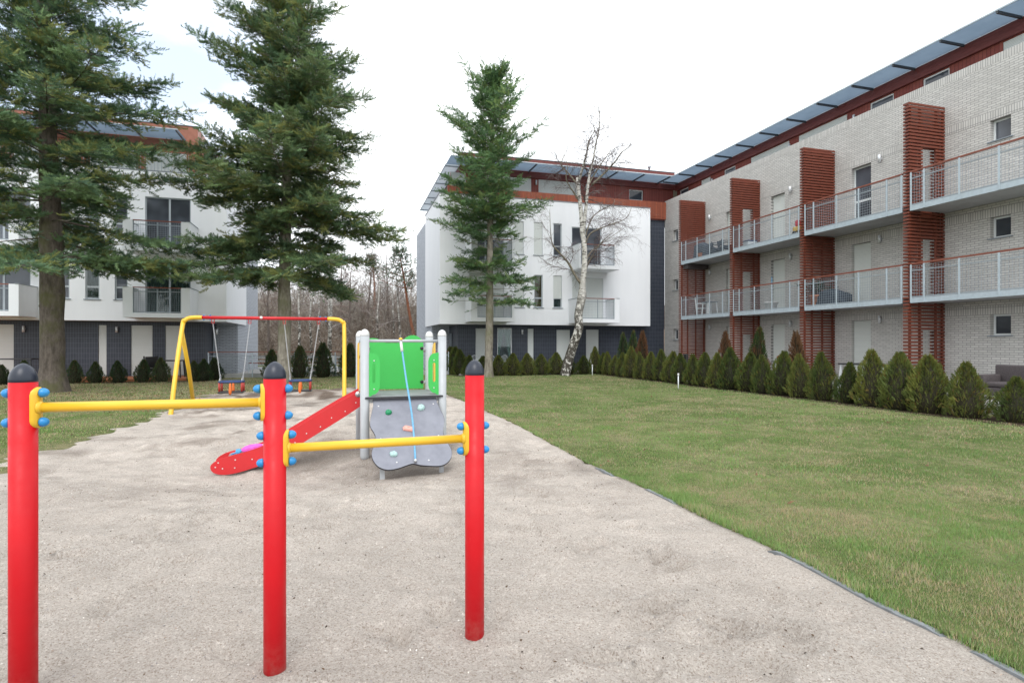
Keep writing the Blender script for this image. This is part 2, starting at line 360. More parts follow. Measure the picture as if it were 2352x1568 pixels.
def sand_dist(x, y):          # signed distance to the outline: positive inside the sand
    x = np.asarray(x, float); y = np.asarray(y, float); d = np.full(x.shape, 1e9); ins = np.zeros(x.shape, bool); n = len(PX)
    for i in range(n):
        ax, ay, bx, by = PX[i], PY[i], PX[(i+1) % n], PY[(i+1) % n]
        ex, ey = bx-ax, by-ay; t = np.clip(((x-ax)*ex+(y-ay)*ey)/(ex*ex+ey*ey+1e-9), 0, 1)
        d = np.minimum(d, np.hypot(x-ax-t*ex, y-ay-t*ey))
        c = (ay > y) != (by > y); ins ^= c & (x < (bx-ax)*(y-ay)/((by-ay) if abs(by-ay) > 1e-9 else 1e-9)+ax)
    return np.where(ins, d, -d)
def g2(x, y, cx, cy, sx, sy): return np.exp(-(((x-cx)/sx)**2+((y-cy)/sy)**2))
frng = np.random.default_rng(11)
STEPS = [(frng.uniform(-4, 3.5), frng.uniform(1.8, 8), frng.uniform(0, PI), frng.uniform(.5, 1)) for _ in range(230)]
STEPS += [on_ground(px, py) + (a, 1.5) for px, py, a in [(1510, 1395, .3), (1500, 1420, .2), (1520, 1280, 1.0), (1810, 1450, 2.6), (1560, 1305, .8), (1680, 1450, 2.5), (1210, 1215, .4), (1400, 1520, .2)]]
def sand_h(x, y):
    h = .008 - .195*g2(x, y, -3.1, 7.4, 2.3, 1.35) + .13*g2(x, y, -1.95, 8.05, .45, .35) + .16*g2(x, y, -2.9, 10.2, 1.0, .9) + .10*g2(x, y, -4.4, 9.0, 1.1, .9)
    h = h + .20*g2(x, y, -5.9, 17.2, 1.3, .8) + .17*g2(x, y, -5.0, 18.0, .8, .5) + .08*g2(x, y, -8.2, 17.4, 1.2, .5) + .07*g2(x, y, -4.6, 14.0, 1.5, .9)
    h = h - .10*g2(x, y, -6.7, 14.2, .7, .5) - .08*g2(x, y, -4.9, 14.7, .7, .5) + .05*g2(x, y, -1.5, 6.0, 1.6, .7)
    h = h + .035*(vnoise(x, y, 1.7, 1)-.5) + .036*(vnoise(x, y, .55, 2)-.5) + .022*(vnoise(x, y, .21, 3)-.5) + .008*(vnoise(x, y, .09, 4)-.5)
    rough = vnoise(x, y, 2.2, 9); h = h + .05*np.clip(rough-.30, 0, 1)*2.6*(vnoise(x, y, .16, 5)-.5)*np.clip((y-4)/4, 0, 1.5)
    for cx, cy in ((-2.19, 2.55), (-1.167, 2.80), (-.205, 3.12)):
        r_ = np.hypot(x-cx, y-cy); h = h - .004*np.exp(-(r_/.085)**4) + .010*np.exp(-((r_-.15)/.05)**2)
    for cx, cy, an, k in STEPS:
        ca, sa = math.cos(an), math.sin(an); u = (x-cx)*ca+(y-cy)*sa; v = -(x-cx)*sa+(y-cy)*ca; q = (u/.14)**2+(v/.062)**2
        h = h + k*(-.045*np.exp(-q*q) + .02*np.exp(-(np.sqrt(q)-1.5)**2*5))
    return h
def ground_z(x, y):
    d = sand_dist(np.array([x]), np.array([y]))[0]
    return float(sand_h(np.array([x]), np.array([y]))[0]) if d > .1 else 0.0
gx, gy = np.meshgrid(np.arange(-11, 5.2, .045), np.arange(-2.8, 19.6, .045)); gx, gy = gx.ravel(), gy.ravel()
nx = len(np.arange(-11, 5.2, .045)); ny = len(np.arange(-2.8, 19.6, .045))
sd = sand_dist(gx, gy); hz = sand_h(gx, gy)
leftside = gx < -2.6
hz = np.where((sd < .25) & ~leftside, np.minimum(hz, -.02 + .02*np.clip(sd/.25, -3, 1)), hz)
smear = .010 + .045*sd + .05*(vnoise(gx, gy, .9, 31)-.5) + .03*(vnoise(gx, gy, .25, 32)-.5)
hz = np.where(leftside & (sd < .35), np.where(sd < 0, smear, hz*np.clip(sd/.35, 0, 1)+smear*(1-np.clip(sd/.35, 0, 1))), hz)
keep = (sd > -.3) | (leftside & (sd > -1.1) & (hz > -.03))
idx = -np.ones(nx*ny, np.int64); idx[keep] = np.arange(keep.sum())
ii, jj = np.meshgrid(np.arange(nx-1), np.arange(ny-1)); q = (jj*nx+ii).ravel()
Q = np.stack([q, q+1, q+nx+1, q+nx], 1); Q = Q[keep[Q].all(1)]
soil = np.clip(1.4*g2(gx, gy, -5.9, 17.2, 1.5, .9)+1.3*g2(gx, gy, -5.0, 18.1, .9, .5)+1.2*g2(gx, gy, -8.2, 17.2, 1.6, .6)+.8*g2(gx, gy, -6.9, 14.0, .8, .5)+.6*np.clip((vnoise(gx, gy, .6, 21)-.62)*4, 0, 1)*np.clip((gy-5)/4, 0, 1), 0, 1)
soil = soil*np.clip(vnoise(gx, gy, .3, 22)*1.6, 0, 1); darker_patch = np.clip(.55*g2(gx, gy, -1.2, 7.2, 1.3, .8)+.3*g2(gx, gy, -2.8, 8.8, 2, 1), 0, 1)  # second mask: sand darker and browner around the climbing wall foot and slide
c0, c1, c2 = np.array([.565, .517, .470]), np.array([.18, .145, .12]), np.array([.40, .35, .31])
tint = c0*(1-soil[:, None])+c1*soil[:, None]; tint = tint*(1-darker_patch[:, None])+c2*darker_patch[:, None]
mot = (1+.08*(vnoise(gx, gy, 1.1, 51)-.5)+.09*(vnoise(gx*.6+gy*.2, gy, .28, 52)-.5)+.10*(vnoise(gx, gy, .12, 53)-.5)); zone = np.clip((gy-3.5)/3, .15, 1); mot = mot+zone*(.17*(vnoise(gx*.55, gy, .16, 61)-.5)+.16*(vnoise(gx, gy, .075, 62)-.5))-zone*.13*np.clip((vnoise(gx*.7, gy, .33, 63)-.66)*5, 0, 1); tint = tint*mot[:, None]
struct(np_mesh('sand', np.stack([gx, gy, hz], 1)[keep], idx[Q], 'sand', tint[keep], smooth=True))
# lawn sheet with the sand left out, and an edge face going down into it
outer = [(-75, -12), (75, -12), (75, 44), (-75, 44)]
tr = tessellate_polygon([[Vector((x, y, 0)) for x, y in outer], [Vector((x, y, 0)) for x, y in LAWN_HOLE]])
allp = [(x, y, 0.0) for x, y in outer+LAWN_HOLE]; mb = MB().add(allp, [tuple(t) for t in tr]); k = len(LAWN_HOLE)
mb.add([(x, y, 0.0) for x, y in LAWN_HOLE]+[(x, y, -.15) for x, y in LAWN_HOLE], [(i, (i+1) % k, k+(i+1) % k, k+i) for i in range(k)])
struct(mb.build('lawn', 'lawn_soil'))
struct(MB().quad((-600, -300, -.4), (600, -300, -.4), (600, 700, -.4), (-600, 700, -.4)).build('ground', 'far_ground'))
# edging strips where they show
def strip(pts, w, z, show=None):
    mb = MB(); L = [Vector((x, y, 0)) for x, y in pts]; vs = []
    for i, p in enumerate(L):
        t = (L[min(i+1, len(L)-1)]-L[max(i-1, 0)]).normalized(); nrm = Vector((-t.y, t.x, 0)); zz = z+rr.uniform(-.004, .003) - .045*min(1, max(0, min(max(y0-p.y, p.y-y1) for y0, y1 in ((0, 2.95), (3.2, 4.4), (5.8, 6.3), (7.1, 7.4)))/.15))
        for o, q in ((-w/2, -.2), (-w/2, zz), (w/2, zz), (w/2, -.2)): vs.append(p+nrm*o+Vector((0, 0, q)))
    fs = [(i*4+j, i*4+j+1, i*4+j+5, i*4+j+4) for i in range(len(L)-1) for j in range(3)]
    return mb.add(vs, fs+[(0, 1, 2, 3)])
struct(strip([(x-.02, y-.03) for x, y in R_S], .040, -.002).build('kerb_edging', 'edging'))
struct(strip(smooth_line([(x+.05, y-.03) for x, y in FAR+L_S[:4]], 3), .07, .02).build('kerb_edging', 'concrete'))
# hill behind the gap
hx, hy = np.meshgrid(np.linspace(-75, 60, 91), np.linspace(38, 110, 49)); hx, hy = hx.ravel(), hy.ravel()
hh = -.1 + np.clip((hy-43)/30, 0, 1)**1.2*5.5 + np.clip((hy-62)/40, 0, 1)*3 + .5*(vnoise(hx, hy, 7, 4)-.5)
ii, jj = np.meshgrid(np.arange(90), np.arange(48)); q = (jj*91+ii).ravel()
struct(np_mesh('hill', np.stack([hx, hy, hh], 1), np.stack([q, q+1, q+92, q+91], 1), 'forest_floor', smooth=True))
# planting strips under the hedges, patios behind them
def strip_ab(name, mat, a0, a1, b0, b1, z0, z1):
    mb = MB(); P = [ab2w(a, b) for a, b in ((a0, b0), (a1, b0), (a1, b1), (a0, b1))]
    vs = [(x, y, z0) for x, y in P]+[(x, y, z1) for x, y in P]
    return struct(mb.add(vs, [(4, 5, 6, 7), (0, 1, 5, 4), (1, 2, 6, 5), (2, 3, 7, 6), (3, 0, 4, 7)]).build(name, mat))
strip_ab('planting_bed', 'mulch', 12.55, 13.75, 5.5, 28.7, -.05, .006); strip_ab('planting_bed', 'mulch', 5.3, 12.4, 27.5, 28.35, -.05, .006); strip_ab('planting_bed', 'mulch', -17, -5.6, 26.8, 27.7, -.05, .006)
strip_ab('patio', 'paving', 14.1, 18.6, 6, 30.5, -.1, .2); strip_ab('patio', 'paving', 5.6, 14.0, 28.6, 30.55, -.1, .08); strip_ab('patio', 'terracotta', -18, -6.1, 27.95, 30.55, -.1, .1)
strip_ab('driveway', 'paving', -5.9, 4.6, 30.0, 42, -.1, .05)

# ================================================================== TURNING BARS
PH = 1.515
pp = [(-2.19, 2.55), (-1.167, 2.80), (-.205, 3.12)]
tb = thing('turning_bars', 'three red posts with navy caps joined by two yellow bars in the near sand', 'turning bars', (pp[1][0], pp[1][1], 0), 0, None, (pp[1][0], pp[1][1], 0))
for x, y in pp:
    post = MB().lathe((x, y, -.3), [(.0525, 0), (.0525, PH-.085+.3)], 40).build('post', 'post_paint', tb)
    prof = [(.050, PH-.086), (.0528, PH-.084), (.0528, PH-.074)] + [(.0528*(1-t*t)**.60, PH-.076+.076*t) for t in (.12, .25, .38, .5, .62, .73, .83, .91, .965, .99)] + [(.002, PH)]
    MB().lathe((x, y, 0), prof, 32).build('post_cap', 'navy_rubber', post)
def turning_bar(p, q, z):
    P, Q = Vector((p[0], p[1], z)), Vector((q[0], q[1], z)); d = (Q-P).normalized(); s = Vector((-d.y, d.x, 0))
    bar = MB().tube([P+d*.058, Q-d*.058], .0225, 20).build('bar', 'yellow_paint', tb)
    for C, e in ((P, d), (Q, -d)):
        m = MB()
        w, h, k = .034, .092, 8                    # rounded plate bent round the post
        outl = [(w*math.cos(t)*1.0, (h-w)+w*math.sin(t)) for t in np.linspace(0, PI, k)] + [(-w*math.cos(t), -(h-w)-w*math.sin(t)) for t in np.linspace(0, PI, k)]
        fr = [C+e*(.0535+.006*(1-(u/w)**2)+.005)+s*u+Vector((0, 0, v)) for u, v in outl]
        bk = [C+e*(math.sqrt(max(.0525**2-u*u, 0))-.004)+s*u+Vector((0, 0, v)) for u, v in outl]
        n = len(outl); cf = C+e*.0665; vs = fr+bk+[cf+Vector((0, 0, h-w)), cf-Vector((0, 0, h-w))]
        fs = [(i, (i+1) % n, n+(i+1) % n, n+i) for i in range(n)]
        fs += [(i, i+1, 2*n) for i in range(k-1)] + [(k+i, k+i+1, 2*n+1) for i in range(k-1)] + [(k-1, k, 2*n+1, 2*n), (n-1, 0, 2*n, 2*n+1)]
        m.add(vs, fs, True); m.lathe(C+e*.060, [(.034, 0), (.028, .006), (.0235, .014)], 16, e); m.build('mounting_plate', 'yellow_paint', bar)
        for dz in (-.066, .066):
            for sg in (1, -1):
                base = C+e*sg*(.066 if sg > 0 else .050)+Vector((0, 0, dz))
                prof = [(.0195, 0), (.0215, .006)] + [(.0215*math.cos(t), .008+.026*math.sin(t)) for t in np.linspace(.1, 1.5, 7)]
                MB().lathe(base, prof, 16, e*sg).build('bolt_cap', 'blue_plastic', bar)
turning_bar(pp[0], pp[1], 1.315); turning_bar(pp[1], pp[2], 1.086)

# ================================================================== SLIDE TOWER
TO = Vector((-2.07, 8.0, 0)); TA = math.radians(18.5); TX = Vector((math.cos(TA), math.sin(TA), 0)); TY = Vector((-math.sin(TA), math.cos(TA), 0)); UP = Vector((0, 0, 1))
def tl(x, y, z): return TO + TX*x + TY*y + UP*z
def tloc(P): d = Vector(P)-TO; return (d.dot(TX), d.dot(TY), d.z)
st = thing('slide_tower', 'climbing tower with green panels, grey climbing wall and red slide in the sandpit', 'play tower', TO, TA)
W, D = 1.1, 1.05
for x, y, zb in ((0, 0, -.03), (W, 0, -.08), (0, D, -.08), (W, D, -.05)):
    p = MB().lathe((x, y, 0), [(.035, zb), (.060, zb+.035), (.0635, zb+.06), (.0635, 1.715)], 24)
    p.lathe((x, y, 0), [(.022, -.5), (.022, zb+.01)], 10); p = p.build('post', 'grey_white_metal', st)
    MB().lathe((x, y, 0), [(.0635, 1.716), (.0655, 1.72)] + [(.0655*math.cos(t), 1.725+.085*math.sin(t)) for t in np.linspace(.1, 1.52, 8)], 24).build('post_cap', 'white_plastic', p)
pl = MB().bbox(.02, W-.02, -.07, D-.05, .835, .862, .006).build('platform', 'grey_deck', st)
MB().box(.0, W, -.074, -.070, .833, .858).build('platform_edge', 'dark_edge', pl)
MB().box(.06, W-.06, .0, .04, .77, .83).box(.06, W-.06, D-.06, D-.02, .77, .83).box(.0, .04, .06, D-.06, .77, .83).box(W-.04, W, .06, D-.06, .77, .83).build('support_frame', 'grey_white_metal', pl)
bar = MB().tube([(.05, 0, 1.645), (W-.05, 0, 1.645)], .021, 16).build('crossbar', 'grey_white_metal', st)
MB().tube([(0, .05, 1.645), (0, D-.05, 1.645)], .021, 12).build('crossbar', 'grey_white_metal', st)
# back panel with two humps
bp = [(.10, .88), (W-.10, .88)]; hump = []
for x in np.linspace(W-.10, .10, 40):
    u = (x-.10)/(W-.20); h = 1.62 + .125*max(0, math.sin(PI*np.clip((u-.60)/.42, 0, 1)))**.8 + .075*max(0, math.sin(PI*np.clip((u+.10)/.42, 0, 1)))**.8
    hump.append((x, h))
bpan = MB().plate([(x, D-.02, z) for x, z in bp+hump], (0, .018, 0)).build('back_panel', 'green_panel', st)
for x, sx in ((.125, -1), (W-.125, 1)):
    for z in (1.53, .985):
        MB().lathe((x, D-.02, z), [(.026, 0), (.028, .006), (.022, .018), (.006, .024)], 14, (0, -1, 0)).build('knob', 'black_plastic', bpan)
        MB().box(x, x+sx*.1, D-.016, D+.004, z-.022, z+.022).build('bracket', 'grey_white_metal', bpan)
# grip panels beside the climbing wall (a slot in each)
def grip(x0, sg):
    m = MB(); w, z0, z1 = .155, .88, 1.46; out = [(0, z0-.03), (0, z1+.02)]
    out += [(w-.10+.10*math.sin(t), z1-.12+.13*math.cos(t)) for t in np.linspace(0, PI/2, 9)] + [(w-.09+.09*math.cos(t), z0+.14-.13*math.sin(t)) for t in np.linspace(0, PI/2, 9)]
    slot = [(.072+.02*math.cos(t), 1.31+.02*math.sin(t)) for t in np.linspace(0, PI, 7)] + [(.072+.02*math.cos(t), 1.07+.02*math.sin(t)) for t in np.linspace(PI, 2*PI, 7)]
    A = [Vector((x0+sg*u, 0, v)) for u, v in out]; B = [Vector((x0+sg*u, 0, v)) for u, v in slot]
    tr = tessellate_polygon([A, B]); P = A+B; n = len(P)
    vs = [(p.x, -.03, p.z) for p in P]+[(p.x, -.012, p.z) for p in P]
    fs = [tuple(t) for t in tr]+[tuple(n+i for i in t) for t in tr]+[(i, (i+1) % len(A), n+(i+1) % len(A), n+i) for i in range(len(A))]
    fs += [(len(A)+i, len(A)+(i+1) % len(B), n+len(A)+(i+1) % len(B), n+len(A)+i) for i in range(len(B))]
    g = m.add(vs, fs).build('grip_panel', 'green_panel', st)
    for z in (1.365, .965): MB().lathe((x0+sg*.075, -.03, z), [(.011, 0), (.009, .006), (.003, .008)], 10, (0, -1, 0)).build('bolt', 'white_plastic', g)
grip(.05, 1); grip(W-.05, -1)
for x in (-.03, W+.03):
    sg = 1 if x > 0 else -1
    outl = [(.12, .9), (.12, 1.50), (.2, 1.60), (.34, 1.62), (.34, .9)] + []
    for ol, y, z in ((outl, .25, 1.4), ([(.76, .9), (.76, 1.62), (.88, 1.60), (.96, 1.5), (.96, .9)], .85, 1.4)):
        yp = MB().plate([(x, yy, zz) for yy, zz in ol], (.018*sg, 0, 0)).build('side_panel', 'yellow_plastic', st)
        MB().lathe((x-.004*sg, y, z), [(.026, 0), (.02, .02), (.005, .024)], 12, (-sg, 0, 0)).build('knob', 'black_plastic', yp)
# climbing wall: outline seen in the photo, carried onto its slope
cwP = tl(.5, -.03, .80); slope = (tl(.5, -1.0, .04)-cwP).normalized(); cwN = TX.cross(slope).normalized()
cwN = -cwN if cwN.z < 0 else cwN
def c2(x, y): return ((x/3.7333+880)/1.0884, (y/3.7333+800)/1.0884)
cw = [(195, 722), (197, 800), (178, 890), (167, 960), (178, 1005), (203, 1045), (219, 1085), (216, 1140), (196, 1195), (184, 1245), (196, 1300), (235, 1355), (290, 1385), (350, 1394), (430, 1380), (500, 1356), (570, 1336), (640, 1350), (740, 1357), (815, 1357), (870, 1340), (910, 1305), (931, 1260), (928, 1210), (905, 1165), (875, 1110), (853, 1060), (850, 1020), (860, 970), (862, 925), (848, 880), (825, 835), (800, 785), (778, 712)]
cw3 = [on_plane(*c2(*p), cwP, cwN) for p in cw]
cs = [Vector(p) for p in smooth_line([tuple(p) for p in cw3[:-1]], 4)] + [cw3[-1]]
cwall = MB().plate([tloc(p) for p in cs], (0, 0, 0)); 
nl = (cwN.dot(TX), cwN.dot(TY), cwN.z); back = tuple(-.018*t for t in nl)
cwall = MB().plate([tloc(p) for p in cs], back).build('climbing_wall', 'climbing_panel', st)
ring = MB(); Lp = [Vector(tloc(p)) for p in cs]; cc = sum(Lp, Vector())/len(Lp); k = len(Lp); nv = Vector(nl)
ring.add([p+nv*.001+(p-cc).normalized()*.003 for p in Lp]+[p-nv*.021+(p-cc).normalized()*.003 for p in Lp], [(i, (i+1) % k, k+(i+1) % k, k+i) for i in range(k)]).build('panel_edge', 'dark_edge', cwall)
for p in [(247, 803), (758, 782), (268, 1108), (807, 1076), (418, 1326), (716, 1306)]:
    MB().lathe(tloc(on_plane(*c2(*p), cwP, cwN)), [(.012, 0), (.010, .005), (.003, .007)], 10, nl).build('bolt', 'white_plastic', cwall)
def hold(p, r, mat, sx=1.0, hh=.5, seed=1, rot=0.0, faces=8):
    c = Vector(tloc(on_plane(*c2(*p), cwP, cwN))); ax = Vector(nl); u = Vector((1, 0, 0)); u = (u-ax*u.dot(ax)).normalized(); w = ax.cross(u)
    q = random.Random(seed); m = MB(); vs = []; n = 14
    u2, w2 = u*math.cos(rot)+w*math.sin(rot), -u*math.sin(rot)+w*math.cos(rot)
    lev = [(1.0, 0), (1.05, .22), (.9, .6), (.62, .92), (.22, 1.0), (.16, .72), (.02, .7)]
    jit = [1+q.uniform(-.14, .14) for _ in range(n)]
    for rs, h in lev:
        for j in range(n):
            a = 2*PI*j/n; k_ = jit[j] if rs > .3 else 1
            cx, sy = math.cos(a), math.sin(a)
            if sx > 1.3: cx = math.copysign(abs(cx)**.45, cx); sy = math.copysign(abs(sy)**.45, sy)
            vs.append(c+(u2*cx*sx+w2*sy)*r*rs*k_+ax*h*r*hh*2*.55)
    fs = [(i*n+j, i*n+(j+1) % n, (i+1)*n+(j+1) % n, (i+1)*n+j) for i in range(len(lev)-1) for j in range(n)]
    m.add(vs, fs, True).build('climbing_hold', mat, cwall)
hold((340, 866), .042, 'hold_green', 1, 1.1, 2); hold((644, 822), .052, 'hold_mint', 1, .9, 5); hold((527, 1017), .045, 'hold_pink', 1.75, .8, 7, -.3); hold((388, 1252), .045, 'hold_mint', 1.1, .8, 9)
for px, py in ((878, 1105), (1014, 1093)):
    g = on_ground(px, py, -.14); lx, ly, lz = tloc((g[0], g[1], 0))
    zt = cwP.z + ((ly+.03)/((tl(.5, -1.0, .04)-cwP).dot(TY)))*(.04-.80) - .01
    MB().box(lx-.03, lx+.03, ly-.01, ly+.01, -.45, zt).build('leg', 'grey_white_metal', cwall)
top = Vector((.5, -.02, 1.63)); bot = Vector(tloc(on_plane(*c2(590, 1322), cwP, cwN)))+nv*.03
rp = MB(); ctrl = [top, top.lerp(bot, .33)+Vector((.012, 0, -.02)), top.lerp(bot, .66)+Vector((.03, 0, -.03)), bot]
rope = rp.tube([Vector(p) for p in smooth_line([tuple(c) for c in ctrl], 8)], .0125, 10).build('rope', 'rope_blue', st)
MB().tube([top, top.lerp(bot, .09)], .020, 12).build('rope_sleeve', 'white_plastic', rope); MB().lathe(bot, [(.02, -.02), (.022, 0), (.012, .02)], 12).build('rope_anchor', 'steel', rope); MB().lathe((.5, 0, 1.66), [(.028, 0), (.026, .02), (.01, .032)], 12).build('rope_clamp', 'yellow_plastic', rope)
# slide
def c3(x, y): return ((x/3.0947+480)/1.0884, (y/3.0947+760)/1.0884)
SN = TY; SP = tl(0, .27, 0)
def sl(x, y): return tloc(on_plane(*c3(x, y), SP, SN))
topl = [(1303, 668), (1150, 750), (1000, 838), (860, 923), (715, 1010), (620, 1062), (520, 1107), (400, 1146), (300, 1172), (220, 1196)]
botl = [(170, 1222), (142, 1252), (150, 1290), (185, 1312), (240, 1320), (300, 1314), (400, 1290), (540, 1243), (660, 1187), (780, 1120), (900, 1046), (1050, 953), (1180, 872), (1303, 790)]
slide = None; Tl = [sl(*p) for p in topl]; Bl = [sl(*p) for p in botl]
slp = smooth_line(Tl, 4) + smooth_line(Bl, 4); SW = .46
bedp = [(x, z-.022-.03*min(1, max(0, (x+1.55)/.5))) for i, (x, _, z) in enumerate(smooth_line(Tl, 4)[1:-2])]
vs = []
for x, z in bedp:
    for t in np.linspace(0, 1, 7): vs.append((x, .288+(SW-.034)*t, z-.02*math.sin(PI*t)))
nb = len(bedp); bed = MB().add(vs, [(i*7+j, i*7+j+1, i*7+j+8, i*7+j+7) for i in range(nb-1) for j in range(6)], True).build('slide', 'steel', st)
near = MB().plate([(x, .27, z) for x, _, z in slp], (0, .018, 0)).build('side_rail', 'red_plastic', bed); far_ = MB().plate([(x, .27+SW-.018, z) for x, _, z in slp], (0, .018, 0)).build('side_rail', 'red_plastic', bed)
for ob_ in (near, far_): bv = ob_.modifiers.new('edge', 'BEVEL'); bv.width = .005; bv.segments = 2; bv.limit_method = 'ANGLE'
for p in [(1268, 762), (1185, 829), (1080, 879), (994, 948), (886, 1000), (797, 1071), (465, 1199), (335, 1204), (203, 1227), (180, 1262), (236, 1272), (331, 1266)]:
    MB().lathe(sl(*p), [(.0095, 0), (.008, .004), (.002, .006)], 10, (0, -1, 0)).build('bolt', 'white_plastic', near)
f = sl(283, 1318); MB().box(f[0]-.03, f[0]+.03, .30, .34, -.5, f[2]+.02).box(f[0]-.03, f[0]+.03, .62, .66, -.5, f[2]+.02).build('foot', 'grey_white_metal', bed)
t0 = sl(1296, 690); MB().lathe((t0[0]-.02, .262, t0[2]-.01), [(.042, 0), (.042, .008)], 16, (0, 1, 0)).build('mount_plate', 'steel', bed)
# folded toy parasol lying in the chute
def on_bed(u, t):
    i = min(int(u*(nb-1)), nb-2); fr = u*(nb-1)-i; x = bedp[i][0]*(1-fr)+bedp[i+1][0]*fr; z = bedp[i][1]*(1-fr)+bedp[i+1][1]*fr
    return tl(x, .288+(SW-.034)*t, z-.02*math.sin(PI*t)+.035)
A, B = on_bed(.68, .55), on_bed(.86, .62); ax = (B-A)
par = thing('toy_parasol', 'folded pink toy parasol lying in the lower chute of the red slide', 'toy parasol', A, 0, None, tuple(A))
u = ax.orthogonal().normalized(); w = ax.normalized().cross(u); m = MB(); vs = []; n = 20; lev = [(0, .008), (.06, .016), (.25, .030), (.55, .040), (.8, .036), (.92, .026), (1, .014)]
for t, r in lev:
    for j in range(n):
        a = 2*PI*j/n; k_ = r*(1+.3*(j % 2)); vs.append(A+ax*t+(u*math.cos(a)+w*math.sin(a))*k_)
m.add(vs, [(i*n+j, i*n+(j+1) % n, (i+1)*n+(j+1) % n, (i+1)*n+j) for i in range(len(lev)-1) for j in range(n)], True).build('canopy', 'pink_cloth', par)
MB().tube([A+ax*.05, A-ax*.22], .011, 8).build('shaft', 'white_plastic', par)
MB().lathe(B-ax*.02, [(.012, 0), (.032, .03), (.036, .07), (.028, .08)], 12, ax).build('frill', 'cyan_cloth', par); MB().tube([B, B+ax.normalized()*.14+UP*-.02], .009, 8).build('tip', 'blue_plastic', par)

# ================================================================== SWING
sb, sz = 15.5, 2.25; la, ra = -3.78, -.02; ox, oy = ab2w((la+ra)/2, sb)
sw = thing_ab('swing_frame', 'yellow A-frame swing stand with red top beam at the back of the sand', 'swing stand', (la+ra)/2, sb)
MB().tube([(la+.42, sb, sz), (ra-.38, sb, sz)], .041, 16).build('top_beam', 'red_paint', sw)
for a, s in ((la, 1), (ra, -1)):
    top_ = [(a+s*.42, sb, sz), (a+s*.25, sb, sz-.001), (a+s*.12, sb, sz-.025), (a+s*.04, sb-.02, sz-.09), (a+s*.005, sb-.045, sz-.2)]
    fl = MB().tube([Vector(p) for p in smooth_line(top_+[(a-s*.0, sb-.60, .95), (a-s*.0, sb-1.12, -.3)], 4)], .050, 16).build('leg', 'yellow_paint', sw)
    MB().tube([(a+s*.0, sb-.10, sz-.36), (a, sb+.55, .95), (a, sb+1.18, -.3)], .048, 16).build('leg', 'yellow_paint', sw)
    for da in (.46, .60):
        for zz in (.05, -.05): MB().lathe((a+s*da, sb, sz+zz*.8), [(.018, 0), (.02, .008), (.014, .022), (.004, .028)], 10, (0, -.5, math.copysign(1, zz))).build('bolt_cap', 'blue_plastic', sw)
MB().lathe((-2.02, sb-.03, sz+.015), [(.036, 0), (.036, .014), (.02, .02)], 14, (0, -1, 0)).build('badge', 'white_plastic', sw)
for a in (-3.12, -2.29, -1.48, -.66):
    MB().box(a-.035, a-.025, sb-.02, sb+.02, sz-.13, sz-.03).box(a+.025, a+.035, sb-.02, sb+.02, sz-.13, sz-.03).box(a-.035, a+.035, sb-.02, sb+.02, sz-.14, sz-.13).build('hanger', 'red_paint', sw)
def link(m, c, t, r, flip):
    t = t.normalized(); u = t.orthogonal().normalized(); w = t.cross(u)
    if flip: u = w
    pts = [c + t*(.022*math.cos(x)) + u*(.011*math.sin(x)) for x in np.linspace(0, 2*PI, 9)]
    m.tube(pts, r, 5, False)
def toddler_swing(a0, a1, t0, t1, label):
    c = (a0+a1)/2; hw = (a1-a0)/2
    s = thing_ab('toddler_swing', label, 'toddler swing', c, sb, .67, 'toddler swings on the swing stand')
    zt = .67
    for ae, at in ((a0+.02, t0), (a1-.02, t1)):
        m = MB(); P, Q = Vector((at, sb, sz-.15)), Vector((ae, sb, zt+.02)); L = (Q-P).length; nlk = int(L/.036)
        for i in range(nlk+1): link(m, P.lerp(Q, i/nlk), Q-P, .0048, i % 2)
        m.tube([Q+Vector((0, 0, .16)), Q+Vector((-.0, -.17, 0))], .006, 5).tube([Q+Vector((0, 0, .16)), Q+Vector((0, .17, 0))], .006, 5); m.build('chain', 'steel', s)
    pts = [(c+hw*math.copysign(abs(math.cos(t))**.5, math.cos(t)), sb+.2*math.copysign(abs(math.sin(t))**.5, math.sin(t)), zt) for t in np.linspace(0, 2*PI, 29)]
    MB().tube(pts, .026, 10, False).build('guard_ring', 'seat_blue', s)
    MB().bbox(c-hw-.02, c+hw+.02, sb-.2, sb+.2, zt-.275, zt-.235, .015).build('seat', 'black_plastic', s)
    for x in (-hw+.02, hw-.02):
        for y in (-.15, .15): MB().tube([(c+x, sb+y, zt-.25), (c+x, sb+y, zt-.02)], .024, 10).build('side_post', 'seat_red', s)
    for y in (-.2, .2): MB().lathe((c, sb+y, zt-.31), [(.018, 0), (.034, .05), (.036, .12), (.026, .24), (.014, .29)], 12).build('crotch_pad', 'orange_plastic', s)
toddler_swing(-2.97, -2.43, -3.12, -2.29, 'toddler swing with blue ring and orange pad nearest the bent yellow legs, over grass')
toddler_swing(-1.36, -.84, -1.48, -.66, 'toddler swing hanging before the spruce trunk, over the dark soil heap')
